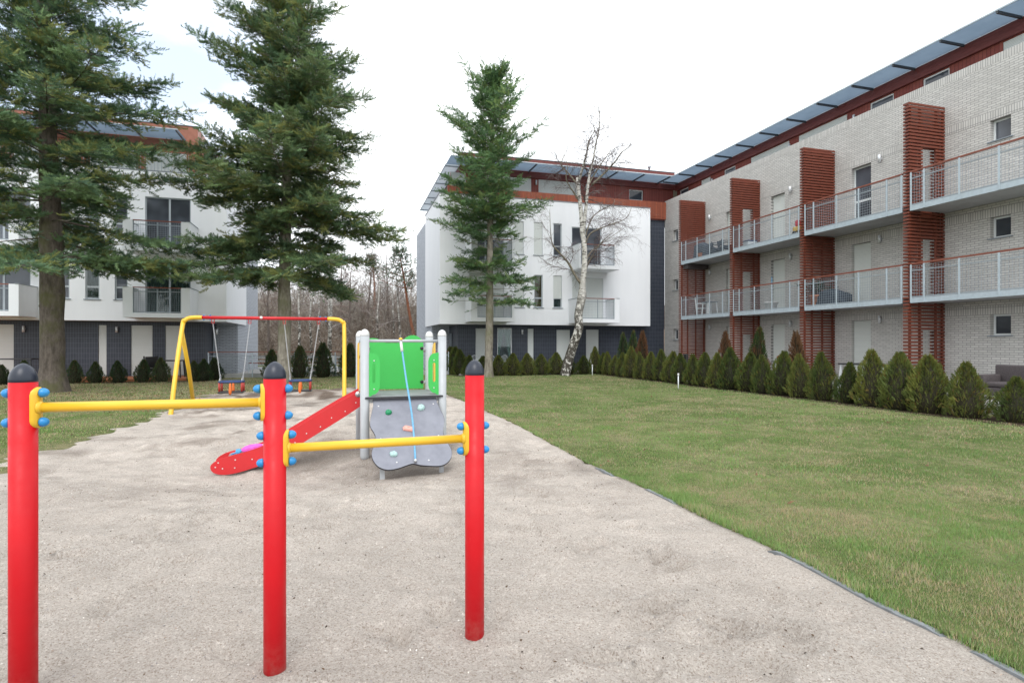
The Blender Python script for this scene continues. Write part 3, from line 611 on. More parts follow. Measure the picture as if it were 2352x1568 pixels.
# ================================================================== BUILDINGS
class Face:        # a vertical wall plane in the courtyard grid; d is measured into the wall
    def __init__(s, kind, pos): s.k, s.p = kind, pos          # 'b': faces the lawn at the far end; 'a': faces left
    def pt(s, u, d, z): return (u, s.p+d, z) if s.k == 'b' else (s.p+d, u, z)
    def box(s, m, u0, u1, d0, d1, z0, z1):
        (x0, y0, _), (x1, y1, _) = s.pt(u0, d0, 0), s.pt(u1, d1, 0); return m.box(x0, x1, y0, y1, z0, z1)
    def u(s, px):
        return on_b(px, HY, s.p)[0] if s.k == 'b' else on_a(px, HY, s.p)[0]
def holed(m, F, u0, u1, z0, z1, holes, depth=.16):
    us = sorted({u0, u1, *[h[0] for h in holes], *[h[1] for h in holes]}); zs = sorted({z0, z1, *[h[2] for h in holes], *[h[3] for h in holes]})
    us = [u for u in us if u0 <= u <= u1]; zs = [z for z in zs if z0 <= z <= z1]
    for i in range(len(us)-1):
        for j in range(len(zs)-1):
            uc, zc = (us[i]+us[i+1])/2, (zs[j]+zs[j+1])/2
            if any(h[0] < uc < h[1] and h[2] < zc < h[3] for h in holes): continue
            m.quad(F.pt(us[i], 0, zs[j]), F.pt(us[i+1], 0, zs[j]), F.pt(us[i+1], 0, zs[j+1]), F.pt(us[i], 0, zs[j+1]))
    for a, b, c, d in holes:
        for p, q in (((a, c), (a, d)), ((b, c), (b, d)), ((a, c), (b, c)), ((a, d), (b, d))):
            m.quad(F.pt(p[0], 0, p[1]), F.pt(q[0], 0, q[1]), F.pt(q[0], depth, q[1]), F.pt(p[0], depth, p[1]))
    return m
def window(root, F, u0, u1, z0, z1, kind='glass', depth=.12, sill=True, mull=None, split=None, fm='frame_grey', name='window', label=None, shut=1.0):
    m = MB(); t = .055; d0, d1 = depth-.05, depth
    F.box(m, u0, u0+t, d0, d1, z0, z1); F.box(m, u1-t, u1, d0, d1, z0, z1); F.box(m, u0+t, u1-t, d0, d1, z1-t, z1); F.box(m, u0+t, u1-t, d0, d1, z0, z0+t)
    if mull: 
        for x in mull: F.box(m, x-.04, x+.04, d0, d1, z0+t, z1-t)
    if split: F.box(m, u0+t, u1-t, d0+.002, d1-.002, split-.04, split+.04)
    w = m.build(name, fm, root, label)
    sm = 'shutter' if F.k == 'b' else 'shutter_side'
    if kind == 'shutter' or shut < 1:
        zb = z0+.005 if kind == 'shutter' else z1-(z1-z0)*(1-shut)
        F.box(MB(), u0+.02, u1-.02, d0-.028, d0-.008, zb, z1-.01).build('shutter', sm, w)
    if kind != 'shutter':
        cl = kind.startswith('curtain')
        F.box(MB(), u0+t, u1-t, d1-.03, d1-.022, z0+t, z1-t).build('pane', 'glass_clear' if cl else 'glass_dark', w)
        if cl:
            mm = MB(); n = int((u1-u0)/.02); mt = {'curtain': 'curtain', 'curtaind': 'curtain_dark', 'curtaint': 'curtain_tan', 'curtainv': 'curtain'}[kind]
            for i in range(n):
                x0, x1 = u0+(u1-u0)*i/n, u0+(u1-u0)*(i+1)/n; y0, y1 = d1+.07+.025*math.sin(i*1.1), d1+.07+.025*math.sin((i+1)*1.1)
                zz = z0+.02
                if kind == 'curtainv':          # drawn apart in the shape of a tent
                    f0 = abs((x0+x1)/2-(u0+u1)/2)/((u1-u0)/2)
                    if f0 < .78: zz = z0+(z1-z0)*(1-f0*1.05)*.98
                    if f0 < .1: zz = z1-.25
                mm.quad(F.pt(x0, y0, zz), F.pt(x1, y1, zz), F.pt(x1, y1, z1-.03), F.pt(x0, y0, z1-.03))
            mm.build('curtain', mt, w, fix=False)
    if sill: F.box(MB(), u0-.06, u1+.06, -.05, depth-.05, z0-.035, z0-.003).build('sill', 'grey_trim', w)
    return w
def lamp(root, F, u, z, name='wall_lamp'):
    p = F.pt(u, -.10, z-.14); m = MB().lathe(p, [(.045, 0), (.052, .004), (.052, .27), (.045, .275)], 14); F.box(m, u-.03, u+.03, -.06, 0, z-.04, z+.04)
    return m.build(name, 'lamp_metal', root)
def grid(m, F, u0, u1, d, z0, z1, su, szz, w=.0055):
    nu = max(1, round((u1-u0)/su)); nz = max(1, round((z1-z0)/szz))
    for i in range(nu+1): x = u0+(u1-u0)*i/nu; F.box(m, x-w/2, x+w/2, d-w/2, d+w/2, z0, z1)
    for i in range(nz+1): z = z0+(z1-z0)*i/nz; F.box(m, u0, u1, d-w/2+.004, d+w/2+.004, z-w/2, z+w/2)
    return m
# ------------------------------------------------------------------ white blocks
GB, FB, PB, SIDEB = 30.6, 29.8, 31.5, 35.5
def white_building(name, label, a0, a1, sgn, spec):
    # sgn +1: its free end is on the left (a0); -1: its free end is on the right (a1)
    r = thing_ab(name, label, 'apartment building', (a0+a1)/2, 35, 0)
    F, G, P, BD = Face('b', FB), Face('b', GB), Face('b', PB), Face('b', 30.42)
    e, o = (a0, a1) if sgn > 0 else (a1, a0)       # free end, other end
    holes = [w[:4] for w in spec['win']]
    m = holed(MB(), F, a0, a1, 2.66, 9.55, holes)
    m.quad((e, FB, 2.66), (e, SIDEB, 2.66), (e, SIDEB, 9.55), (e, FB, 9.55)); m.quad((o, FB, 2.66), (o, GB+.3, 2.66), (o, GB+.3, 9.55), (o, FB, 9.55))
    m.quad((e, SIDEB, 2.66), (e+sgn*.25, SIDEB, 2.66), (e+sgn*.25, SIDEB, 9.55), (e, SIDEB, 9.55))
    m.quad((a0, FB, 9.55), (a1, FB, 9.55), (a1, FB+.25, 9.55), (a0, FB+.25, 9.55)); m.quad((a0, FB+.25, 9.3), (a1, FB+.25, 9.3), (a1, FB+.25, 9.55), (a0, FB+.25, 9.55))
    m.quad((e, FB+.25, 9.55), (e+sgn*.25, FB+.25, 9.55), (e+sgn*.25, SIDEB, 9.55), (e, SIDEB, 9.55))
    m.build('facade', 'white_render', r)
    q = MB().box(a0-.02, a1+.02, FB-.03, FB+.02, 9.556, 9.59); q.box(e-sgn*.03, e+sgn*.02, FB+.021, SIDEB, 9.556, 9.59); q.build('parapet_cap', 'grey_trim', r)
    MB().quad((a0+.01, FB+.01, 2.659), (a1-.01, FB+.01, 2.659), (a1-.01, GB+.2, 2.659), (a0+.01, GB+.2, 2.659)).quad((e+sgn*.01, GB+.2, 2.659), (e+sgn*1.1, GB+.2, 2.659), (e+sgn*1.1, SIDEB, 2.659), (e+sgn*.01, SIDEB, 2.659)).build('soffit', 'soffit_grey', r)
    g = e+sgn*1.1; gl, gr = (g, spec['g_end']) if sgn > 0 else (spec['g_end'], g)
    gm = holed(MB(), G, gl, gr, 0, 2.655, [w[:4] for w in spec['gwin']])
    if spec.get('link'): x0, x1, zt = spec['link']; gm.quad((x0, GB+.003, 2.5), (x1, GB+.003, 2.5), (x1, GB+.003, zt), (x0, GB+.003, zt)); gm.quad((x0, GB+.003, zt), (x1, GB+.003, zt), (x1, GB+.5, zt), (x0, GB+.5, zt))
    gm.build('ground_floor_wall', 'dark_tile', r)
    sd_ = MB().quad((g, GB, 0), (g, 33.2, 0), (g, 33.2, 2.655), (g, GB, 2.655)); sd_.build('ground_floor_wall', 'dark_tile_side', r)
    bd = e+sgn*.07
    MB().quad((bd, 33.2, 0), (bd, 40.5, 0), (bd, 40.5, 9.25), (bd, 33.2, 9.25)).quad((bd, SIDEB, 9.25), (bd, 40.5, 9.25), (bd+sgn*.3, 40.5, 9.25), (bd+sgn*.3, SIDEB, 9.25)).build('brick_side_wall', 'brick_cool', r)
    MB().quad((bd, 33.2, 0), (g, 33.2, 0), (g, 33.2, 2.655), (bd, 33.2, 2.655)).quad((bd, 40.5, 0), (o, 40.5, 0), (o, 40.5, 11), (bd, 40.5, 9.2)).build('brick_end_wall', 'brick_cool_front', r)
    fx = g-sgn*.03; dd = MB().box(min(fx, fx-sgn*.02), max(fx, fx-sgn*.02), 32.2, 33.1, .05, 2.2); dd.build('side_door', 'grey_trim', r)
    # roof storey
    p0, p1 = spec['pent']; wm = spec['wood']
    pm = holed(MB(), P, p0, p1, 9.2, 11.25, [w[:4] for w in spec['pwin']])
    pm.build('roof_storey_wall', wm, r)
    pe = p0 if sgn > 0 else p1
    MB().quad((pe, PB, 9.2), (pe, 41, 9.2), (pe, 41, 11.25), (pe, PB, 11.25)).build('roof_storey_side', 'wood_dark_side' if wm == 'wood_dark' else wm, r)
    MB().box(p0, p1, PB+.01, 41, 9.1, 9.2).build('terrace_floor', 'concrete', r)
    bm_ = spec['beam']; MB().box(p0-.05, p1+.05, PB-.10, 41, 11.25, 12.32).build('roof', bm_, r)
    MB().box(p0-.07, p1+.07, PB-.13, PB-.06, 12.322, 12.36).build('roof_edge', 'grey_trim', r)
    c0, c1 = spec['canopy']; cb = FB+.1; cn = MB().box(c0, c1, cb, PB-.12, 11.60, 11.618).build('glass_canopy', 'canopy_glass', r)
    MB().box(c0, c1, cb-.03, cb-.002, 11.585, 11.635).build('canopy_edge', 'galvanised', cn)
    for a in spec['brackets']: MB().box(a-.03, a+.03, cb, PB-.12, 11.53, 11.597).build('bracket', 'bracket_grey', cn)
    se = pe-sgn*.05; wd = .78 if sgn > 0 else .6; s0, s1 = sorted((se, se-sgn*wd)); cn2 = MB().box(s0, s1, PB-.118, 43, 11.60, 11.618).build('glass_canopy', 'canopy_glass_pale', r)
    for b_ in np.arange(31.6, 43, 1.8): MB().box(s0, s1, b_-.03, b_+.03, 11.53, 11.597).build('bracket', 'galvanised', cn2)
    ed = se-sgn*wd; MB().box(ed-.015, ed+.015, PB-.118, 43, 11.585, 11.635).build('canopy_edge', 'galvanised', cn2)
    for w in spec['win']: window(r, F, *w[:4], **(w[4] if len(w) > 4 else {}))
    for w in spec['gwin']: window(r, G, *w[:4], **(w[4] if len(w) > 4 else {}))
    for w in spec['pwin']: window(r, P, *w[:4], **(w[4] if len(w) > 4 else {}))
    for u, z in spec['lamps_g']: lamp(r, G, u, z)
    for u, z in spec['lamps_p']: lamp(r, P, u, z)
    # bay balconies
    FR = Face('b', FB-1.5)
    for x0, x1, lw, rw, zb, op in spec['balc']:
        ztop = zb+1.32
        m = MB().box(x0, x1, FB-1.5, FB-.001, zb, zb+.2)
        m.box(x0, x0+.12, FB-1.5, FB-.001, zb+.2, ztop).box(x1-.12, x1, FB-1.5, FB-.001, zb+.2, ztop)
        if lw: m.box(x0+.12, x0+lw, FB-1.5, FB-1.38, zb+.2, ztop)
        if rw: m.box(x1-rw, x1-.12, FB-1.5, FB-1.38, zb+.2, ztop)
        bl = m.build('balcony', 'white_render', r)
        g0, g1 = x0+max(lw, .12), x1-max(rw, .12)
        MB().box(x0-.02, x0+.14, FB-1.52, FB-.004, ztop+.002, ztop+.03).box(x1-.14, x1+.02, FB-1.52, FB-.004, ztop+.002, ztop+.03).build('coping', 'grey_trim', bl)
        gm = MB(); grid(gm, FR, g0+.03, g1-.03, .05, zb+.26, ztop-.06, .085, .085, .006)
        FR.box(gm, g0, g0+.03, .03, .07, zb+.2, ztop); FR.box(gm, g1-.03, g1, .03, .07, zb+.2, ztop); FR.box(gm, g0+.03, g1-.03, .035, .065, zb+.22, zb+.26); FR.box(gm, g0+.03, g1-.03, .035, .065, ztop-.2, ztop-.17)
        FR.box(gm, (g0+g1)/2-.015, (g0+g1)/2+.015, .032, .068, zb+.26, ztop-.06)
        gm.build('railing', 'galvanised_wire', bl); FR.box(MB(), g0-.02, g1+.02, .02, .08, ztop-.03, ztop+.012).build('handrail', 'handrail_wood', bl)
    return r
B4 = lambda px: on_b(px, HY, FB)[0]
B5 = lambda px: on_b(px, HY, GB)[0]
B6 = lambda px: on_b(px, HY, PB)[0]
k4 = lambda x: (x/2.6132+1000)/1.0884          # crop columns measured on the photograph -> picture columns
k2 = lambda x: x/2.8/1.0884
k7 = lambda x: (x/4.355+1040)/1.0884
GL = dict(kind='glass'); SH = dict(kind='shutter')
Z1, Z2 = (3.62, 5.42), (6.52, 8.33)
def w4(x0, x1, z, **k): return (B4(k4(x0)), B4(k4(x1)), z[0], z[1], k)
Mwin = [w4(748, 807, Z2, kind='shutter'), w4(875, 931, Z2, kind='shutter'), w4(1002, 1057, Z2, kind='glass', split=7.05),
        w4(748, 809, Z1, kind='shutter'), w4(876, 933, Z1, kind='curtaint', split=4.15), w4(1002, 1058, Z1, kind='curtaind', split=4.15, shut=.30),
        w4(1122, 1316, (5.9, 8.2), kind='glass', sill=False, mull=[B4(k4(1212))], split=7.0, name='balcony_door'), w4(1125, 1327, (2.98, 5.36), kind='shutter', sill=False, name='balcony_door'),
        w4(453, 680, (5.9, 8.3), kind='glass', sill=False, mull=[B4(k4(560))], name='balcony_door', shut=.55), w4(453, 680, (2.98, 5.4), kind='shutter', sill=False, name='balcony_door')]
def w7(x0, x1, z, **k): return (B5(k7(x0)), B5(k7(x1)), z[0], z[1], k)
k8 = lambda x: (x/3.7935+1100)/1.0884
Mg = [w7(648, 790, (.09, 2.47), kind='shutter', sill=False, name='patio_door'), w7(885, 1046, (.25, 2.50), kind='curtainv', sill=False, fm='white_metal', split=.62), w7(1216, 1283, (.09, 2.47), kind='shutter', sill=False),
      w7(1530, 1680, (.09, 2.42), kind='shutter', sill=False, name='patio_door'), (B5(k8(1385)), B5(k8(1508)), .09, 2.45, dict(kind='shutter', sill=False, name='patio_door'))]
def w6(x0, x1, z, **k): return (B6(k4(x0)), B6(k4(x1)), z[0], z[1], k)
Mp = [w6(560, 857, (9.3, 11.22), kind='shutter', sill=False, mull=[B6(k4(765))], depth=.06, fm='white_metal'), w6(905, 1180, (9.3, 11.22), kind='shutter', sill=False, depth=.06, fm='white_metal'),
      w6(1497, 1588, (10.45, 11.1), kind='glass', sill=True, fm='white_metal'), w6(330, 430, (9.3, 11.22), kind='shutter', sill=False, depth=.06, fm='white_metal')]
white_building('white_apartment_building', 'white apartment building with red-brown roof storey, straight behind the birch', 4.78, 17.2, 1, dict(
    win=Mwin, gwin=Mg, pwin=Mp, g_end=18.6, link=(17.21, 18.64, 9.1), pent=(6.2, 19.8), wood='wood_dark', beam='wood_beam', canopy=(5.38, 18.75), brackets=[6.7, 8.45, 10.2, 11.9, 13.6, 15.15, 16.9, 18.6],
    lamps_g=[(B5(k7(1152)), 2.28)], lamps_p=[(B6(k4(887)), 11.0), (B6(k4(1213)), 11.0)],
    balc=[(12.05, 14.45, 0, .30, 5.68, 1), (12.05, 14.45, 0, .30, 2.76, 1), (6.15, 8.42, .32, 0, 5.68, 1), (6.15, 8.42, .32, 0, 2.76, 1)]))
Mroot = bpy.data.objects['white_apartment_building']
MB().box(5.3, 18.63, 30.42, 30.5, 9.26, 10.16).build('wood_band', 'wood_orange', Mroot); MB().box(17.22, 18.63, 30.43, 30.5, 9.14, 9.259).build('wood_band', 'wood_orange', Mroot)
vx = B6(1450)+.5; MB().lathe((vx+1.6, 33, 12.3), [(.07, 0), (.07, .75), (.12, .76), (.12, .85), (.06, .9)], 12).build('vent_pipe', 'galvanised', Mroot)
def wL(x0, x1, z, **k): return (B4(k2(x0)), B4(k2(x1)), z[0], z[1], k)
def gL(x0, x1, **k): return (B5(k2(x0)), B5(k2(x1)), .11, 2.48, dict(kind='shutter', sill=False, **k))
cols = [(400, 486), (596, 696), (803, 894)]
Lwin = [wL(a, b, z, kind='curtaind' if i == 1 else 'glass', split=z[0]+.55) for z in (Z1, Z2) for i, (a, b) in enumerate(cols)]
dd0, dd1 = B4(k2(1015)), B4(k2(1336)); mid = (dd0+dd1)/2+.05
Lwin += [(dd0, dd1, 2.98, 5.46, dict(kind='curtaind', sill=False, mull=[mid], name='balcony_door')), (dd0, dd1, 5.9, 8.38, dict(kind='glass', sill=False, mull=[mid], name='balcony_door'))]
Lwin += [(-15.2, -13.2, 2.98, 5.46, dict(kind='glass', sill=False, mull=[-14.2], name='balcony_door')), (-15.2, -13.2, 5.9, 8.38, dict(kind='glass', sill=False, mull=[-14.2], name='balcony_door'))]
Lg = [gL(-150, 96, name='patio_door'), gL(280, 345), gL(686, 746), gL(915, 1068, name='patio_door'), gL(1155, 1290, name='patio_door')]
k6 = lambda x: (x/3.92+300)/1.0884
Lp = [(B6(k6(250)), B6(k6(652)), 9.3, 11.0, dict(kind='shutter', sill=False, mull=[B6(k6(500))], depth=.06, fm='white_metal')), (-11.6, -9.7, 9.3, 11.0, dict(kind='shutter', sill=False, depth=.06, fm='white_metal')), (-14.6, -12.6, 9.3, 11.0, dict(kind='shutter', sill=False, depth=.06, fm='white_metal'))]
white_building('white_apartment_building', 'white apartment building with sky-brightened roof storey, behind the two big spruces', -17.8, -5.42, -1, dict(
    win=Lwin, gwin=Lg, pwin=Lp, g_end=-17.8, pent=(-16.4, -7.05), wood='wood_sky_lit', beam='wood_sky_lit_beam', canopy=(-16.4, B6(k6(655))), brackets=[B6(k6(640)), B6(k6(640))-1.8, B6(k6(640))-3.6, B6(k6(640))-5.4],
    lamps_g=[(B5(k2(172)), 2.28), (B5(k2(822)), 2.28), (B5(k2(1520)), 2.2)], lamps_p=[],
    balc=[(-9.22, -6.63, .38, .34, 2.76, 1), (-9.22, -6.63, .38, .34, 5.68, 1), (-15.6, -12.95, .38, .34, 2.76, 1), (-15.6, -12.95, .38, .34, 5.68, 1)]))
Lroot = bpy.data.objects['white_apartment_building.001']
rail = MB(); RF = Face('b', FB+.10)
for x in np.arange(-17.7, -5.5, .14): RF.box(rail, x-.008, x+.008, 0, .016, 9.6, 10.5)
rail.build('terrace_railing', 'galvanised_wire', Lroot); RF.box(MB(), -17.8, -5.44, -.02, .04, 10.5, 10.55).build('terrace_handrail', 'wood_sky_lit_beam', Lroot)

# ------------------------------------------------------------------ brick building on the right
AW = 18.65; R = thing_ab('brick_apartment_building', 'grey brick apartment building with slatted wooden screens and mesh balconies, along the lawn', 'apartment building', 22, 18, 0)
RW = Face('a', AW); FL = 2.91; FINS = [26.5, 22.29, 18.05, 13.74]
doors = [(23.95, 24.8), (20.75, 21.6), (16.45, 17.3)]; lampb = [26.05, 20.33, 16.02]; small = [(29.15, 29.66), (11.84, 12.40), (8.6, 9.2)]
holes = []; wins = []
for n in range(3):
    z = n*FL
    for i, (b0, b1) in enumerate(doors):
        h = (b0, b1, z+.21, z+2.49); holes.append(h); gls = n == 2 and i == 2
        wins.append(h+(dict(kind='glass' if gls else 'shutter', sill=False, depth=.2, fm='white_metal', name='balcony_door', split=z+1.2 if gls else None),))
    for b0, b1 in small: h = (b0, b1, z+1.86, z+2.49); holes.append(h); wins.append(h+(dict(kind='glass', depth=.2, fm='white_metal'),))
m = holed(MB(), RW, 6, 30.6, 0, 10.25, holes, .2); m.quad((AW, 6, 10.25), (AW, 30.6, 10.25), (AW+.35, 30.6, 10.25), (AW+.35, 6, 10.25)); m.quad((AW+.35, 6, 9.4), (AW+.35, 30.6, 9.4), (AW+.35, 30.6, 10.25), (AW+.35, 6, 10.25)); m.build('wall', 'brick_side', R)
m = MB()
for n in range(3): RW.box(m, 6, 30.58, -.004, -.001, n*FL+2.50, n*FL+2.76)
RW.box(m, 6, 30.58, -.004, -.001, 10.0, 10.245)
m.build('soldier_course', 'brick_soldier', R)
MB().quad((AW, 6, 0), (30, 6, 0), (30, 6, 9.4), (AW, 6, 9.4)).quad((AW, 6, 10.25), (AW+.35, 6, 10.25), (AW+.35, 6, 9.4), (AW, 6, 9.4)).quad((AW+.35, 30.61, 2.7), (AW+.01, 30.61, 2.7), (AW+.01, 30.61, 10.24), (AW+.35, 30.61, 10.24)).build('end_wall', 'brick_front', R)
MB().quad((AW+.34, 6, 9.41), (20.0, 6, 9.41), (20.0, 31.4, 9.41), (AW+.34, 31.4, 9.41)).build('terrace_floor', 'concrete', R)
for w in wins: window(R, RW, *w[:4], **w[4])
for n in range(3):
    for b in lampb: lamp(R, RW, b, n*FL+2.49)
# balconies
SLAB = [2.90, 5.81]; AF = 17.16
for n, z in enumerate(SLAB):
    for i, (b0, b1) in enumerate([(FINS[1]+.24, FINS[0]-.02), (FINS[2]+.24, FINS[1]-.02), (FINS[3]+.24, FINS[2]-.02), (9.55, FINS[3]-.02)]):
        bl = MB().box(AF+.01, AW-.005, b0, b1, z+.02, z+.15).build('balcony', 'soffit_grey', R)
        BF = Face('a', AF); q = MB(); BF.box(q, b0, b1, -.02, .009, z-.005, z+.155); q.build('slab_edge', 'galvanised', bl)
        ps = [b0+.03, b0+.55, b0+1.62, b1-1.5, b1-.45, b1-.03] if b1-b0 > 4.05 else [b0+.03, b0+.5, b0+1.5, b1-1.42, b1-.42, b1-.03]
        for p in ps: q = MB(); BF.box(q, p-.028, p+.028, -.035, -.021, z+.0, z+1.20); q.build('railing_post', 'galvanised', bl)
        q = MB(); grid(q, BF, b0+.03, b1-.03, .0, z+.2, z+1.16, .085, .085, .006); BF.box(q, b0+.02, b1-.02, -.015, .015, z+1.0, z+1.025); BF.box(q, b0+.02, b1-.02, -.015, .015, z+.165, z+.195); q.build('railing_mesh', 'galvanised_wire', bl)
        q = MB(); BF.box(q, b0, b1, -.035, .035, z+1.205, z+1.25); q.build('handrail', 'handrail_wood', bl)
# slatted screens
for k, b in enumerate(FINS):
    m = MB(); a0, a1 = 17.12, AW-.01; H = 9.22; n = int(H/.108)
    opening = k in (1, 3)
    for i in range(n):
        z0 = .12+i*.108; z1 = z0+.062; fl = max(0, int((z0-.05)/FL)); hole = opening and z0-fl*FL < (2.0 if fl == 0 else 1.98) and fl < 3
        for y in (b, b+.165):
            if hole: m.box(a0, 17.70, y, y+.04, z0, z1); m.box(18.25, a1, y, y+.04, z0, z1)
            else: m.box(a0, a1, y, y+.04, z0, z1)
        m.box(a0-.001, a0+.04, b+.041, b+.164, z0+.001, z1-.001)
    for a in ((17.2, 17.62, 18.3, 18.58) if opening else (17.2, 17.55, 18.05, 18.55)): m.box(a, a+.06, b+.045, b+.10, .1, H-.05)
    if not opening: pass
    m.build('slatted_screen', 'wood_slat', R)
# roof storey
PF = Face('a', 19.95); bb = lambda px: on_a(px, HY, 19.95)[0]
segs = [(1581, 1562, 'glass'), (1632, 1611, 'shutter'), (1689, 1663.6, 'glass'), (1813, 1724.8, 'shutter'), (1945.9, 1834.4, 'shutter'), (2052.5, 1998.4, 'glass'), (2181, 2120, 'glass'), (2500, 2303.5, 'shutter')]
ph = [(max(6.2, bb(p0)), bb(p1), 9.9, 11.12, kd) for p0, p1, kd in segs]
holed(MB(), PF, 6, 31.3, 9.4, 11.16, [h[:4] for h in ph]).build('roof_storey_wall', 'wood_dark_side', R)
for h in ph: window(R, PF, *h[:4], kind=h[4], depth=.08, sill=False, fm='white_metal')
for px in (1639, 1816.8, 1965.5): lamp(R, PF, bb(px), 10.78)
MB().box(19.84, 32, 6, 31.38, 11.162, 11.58).build('roof_beam', 'wood_beam', R); MB().box(19.9, 32, 6, 41, 11.6, 11.85).build('roof', 'grey_trim', R)
cn = MB().box(18.78, 19.83, 6, 31.38, 11.60, 11.618).build('glass_canopy', 'canopy_glass', R)
MB().box(18.75, 18.778, 6, 29.86, 11.585, 11.635).build('canopy_edge', 'galvanised', cn)
for b in np.arange(8.9, 31, 1.7): MB().box(18.78, 19.83, b-.03, b+.03, 11.52, 11.597).build('bracket', 'bracket_grey', cn)
q = MB().box(17.25, 18.5, 26.03, 26.45, 5.58, 5.79)
for a in np.arange(17.45, 18.5, .3): q.box(a, a+.04, 25.99, 26.029, 5.6, 5.77)
MB().add(q.v, q.f).build('rolled_awning', 'wicker_brown', R)
# ================================================================== PLANTS
def place(T, pos, d, n, s):       # copies of a template (k,3) along axis d with normal n
    d = d/np.linalg.norm(d, axis=1, keepdims=True); w = np.cross(n, d); w /= np.linalg.norm(w, axis=1, keepdims=True)+1e-9; n2 = np.cross(d, w)
    return pos[:, None, :] + s[:, None, None]*(T[None, :, 0:1]*d[:, None, :] + T[None, :, 1:2]*w[:, None, :] + T[None, :, 2:3]*n2[:, None, :])
def spray_template(n=7, ang=48, ln=.34, w=.085, lift=.12, seed=0):
    r = np.random.default_rng(seed); V = []
    for i in range(n):
        t = .04+.86*i/(n-1); l = ln*(1-.45*t)
        for s in (1, -1):
            a = math.radians(ang+r.uniform(-12, 12)); z = r.uniform(-.05, lift); dx, dy = math.cos(a), s*math.sin(a)
            V += [(t-.5*w, 0, 0), (t+.5*w, 0, .0), (t+dx*l, dy*l, z)]
        if i % 2: V += [(t-.05, 0, 0), (t+.05, 0, 0), (t+.2, r.uniform(-.06, .06), .2)]
    V += [(.86, -.03, 0), (.86, .03, 0), (1.12, 0, .02)]; V += [(0, -.018, 0), (0, .018, 0), (.9, 0, 0)]
    return np.array(V)
FIR_T = [spray_template(6, 46, .40, .15, .16, i) for i in range(3)]
def grow_tubes(tubes, n=5):
    m = MB()
    for pts, rad in tubes: m.tube(pts, rad, n, False)
    return m
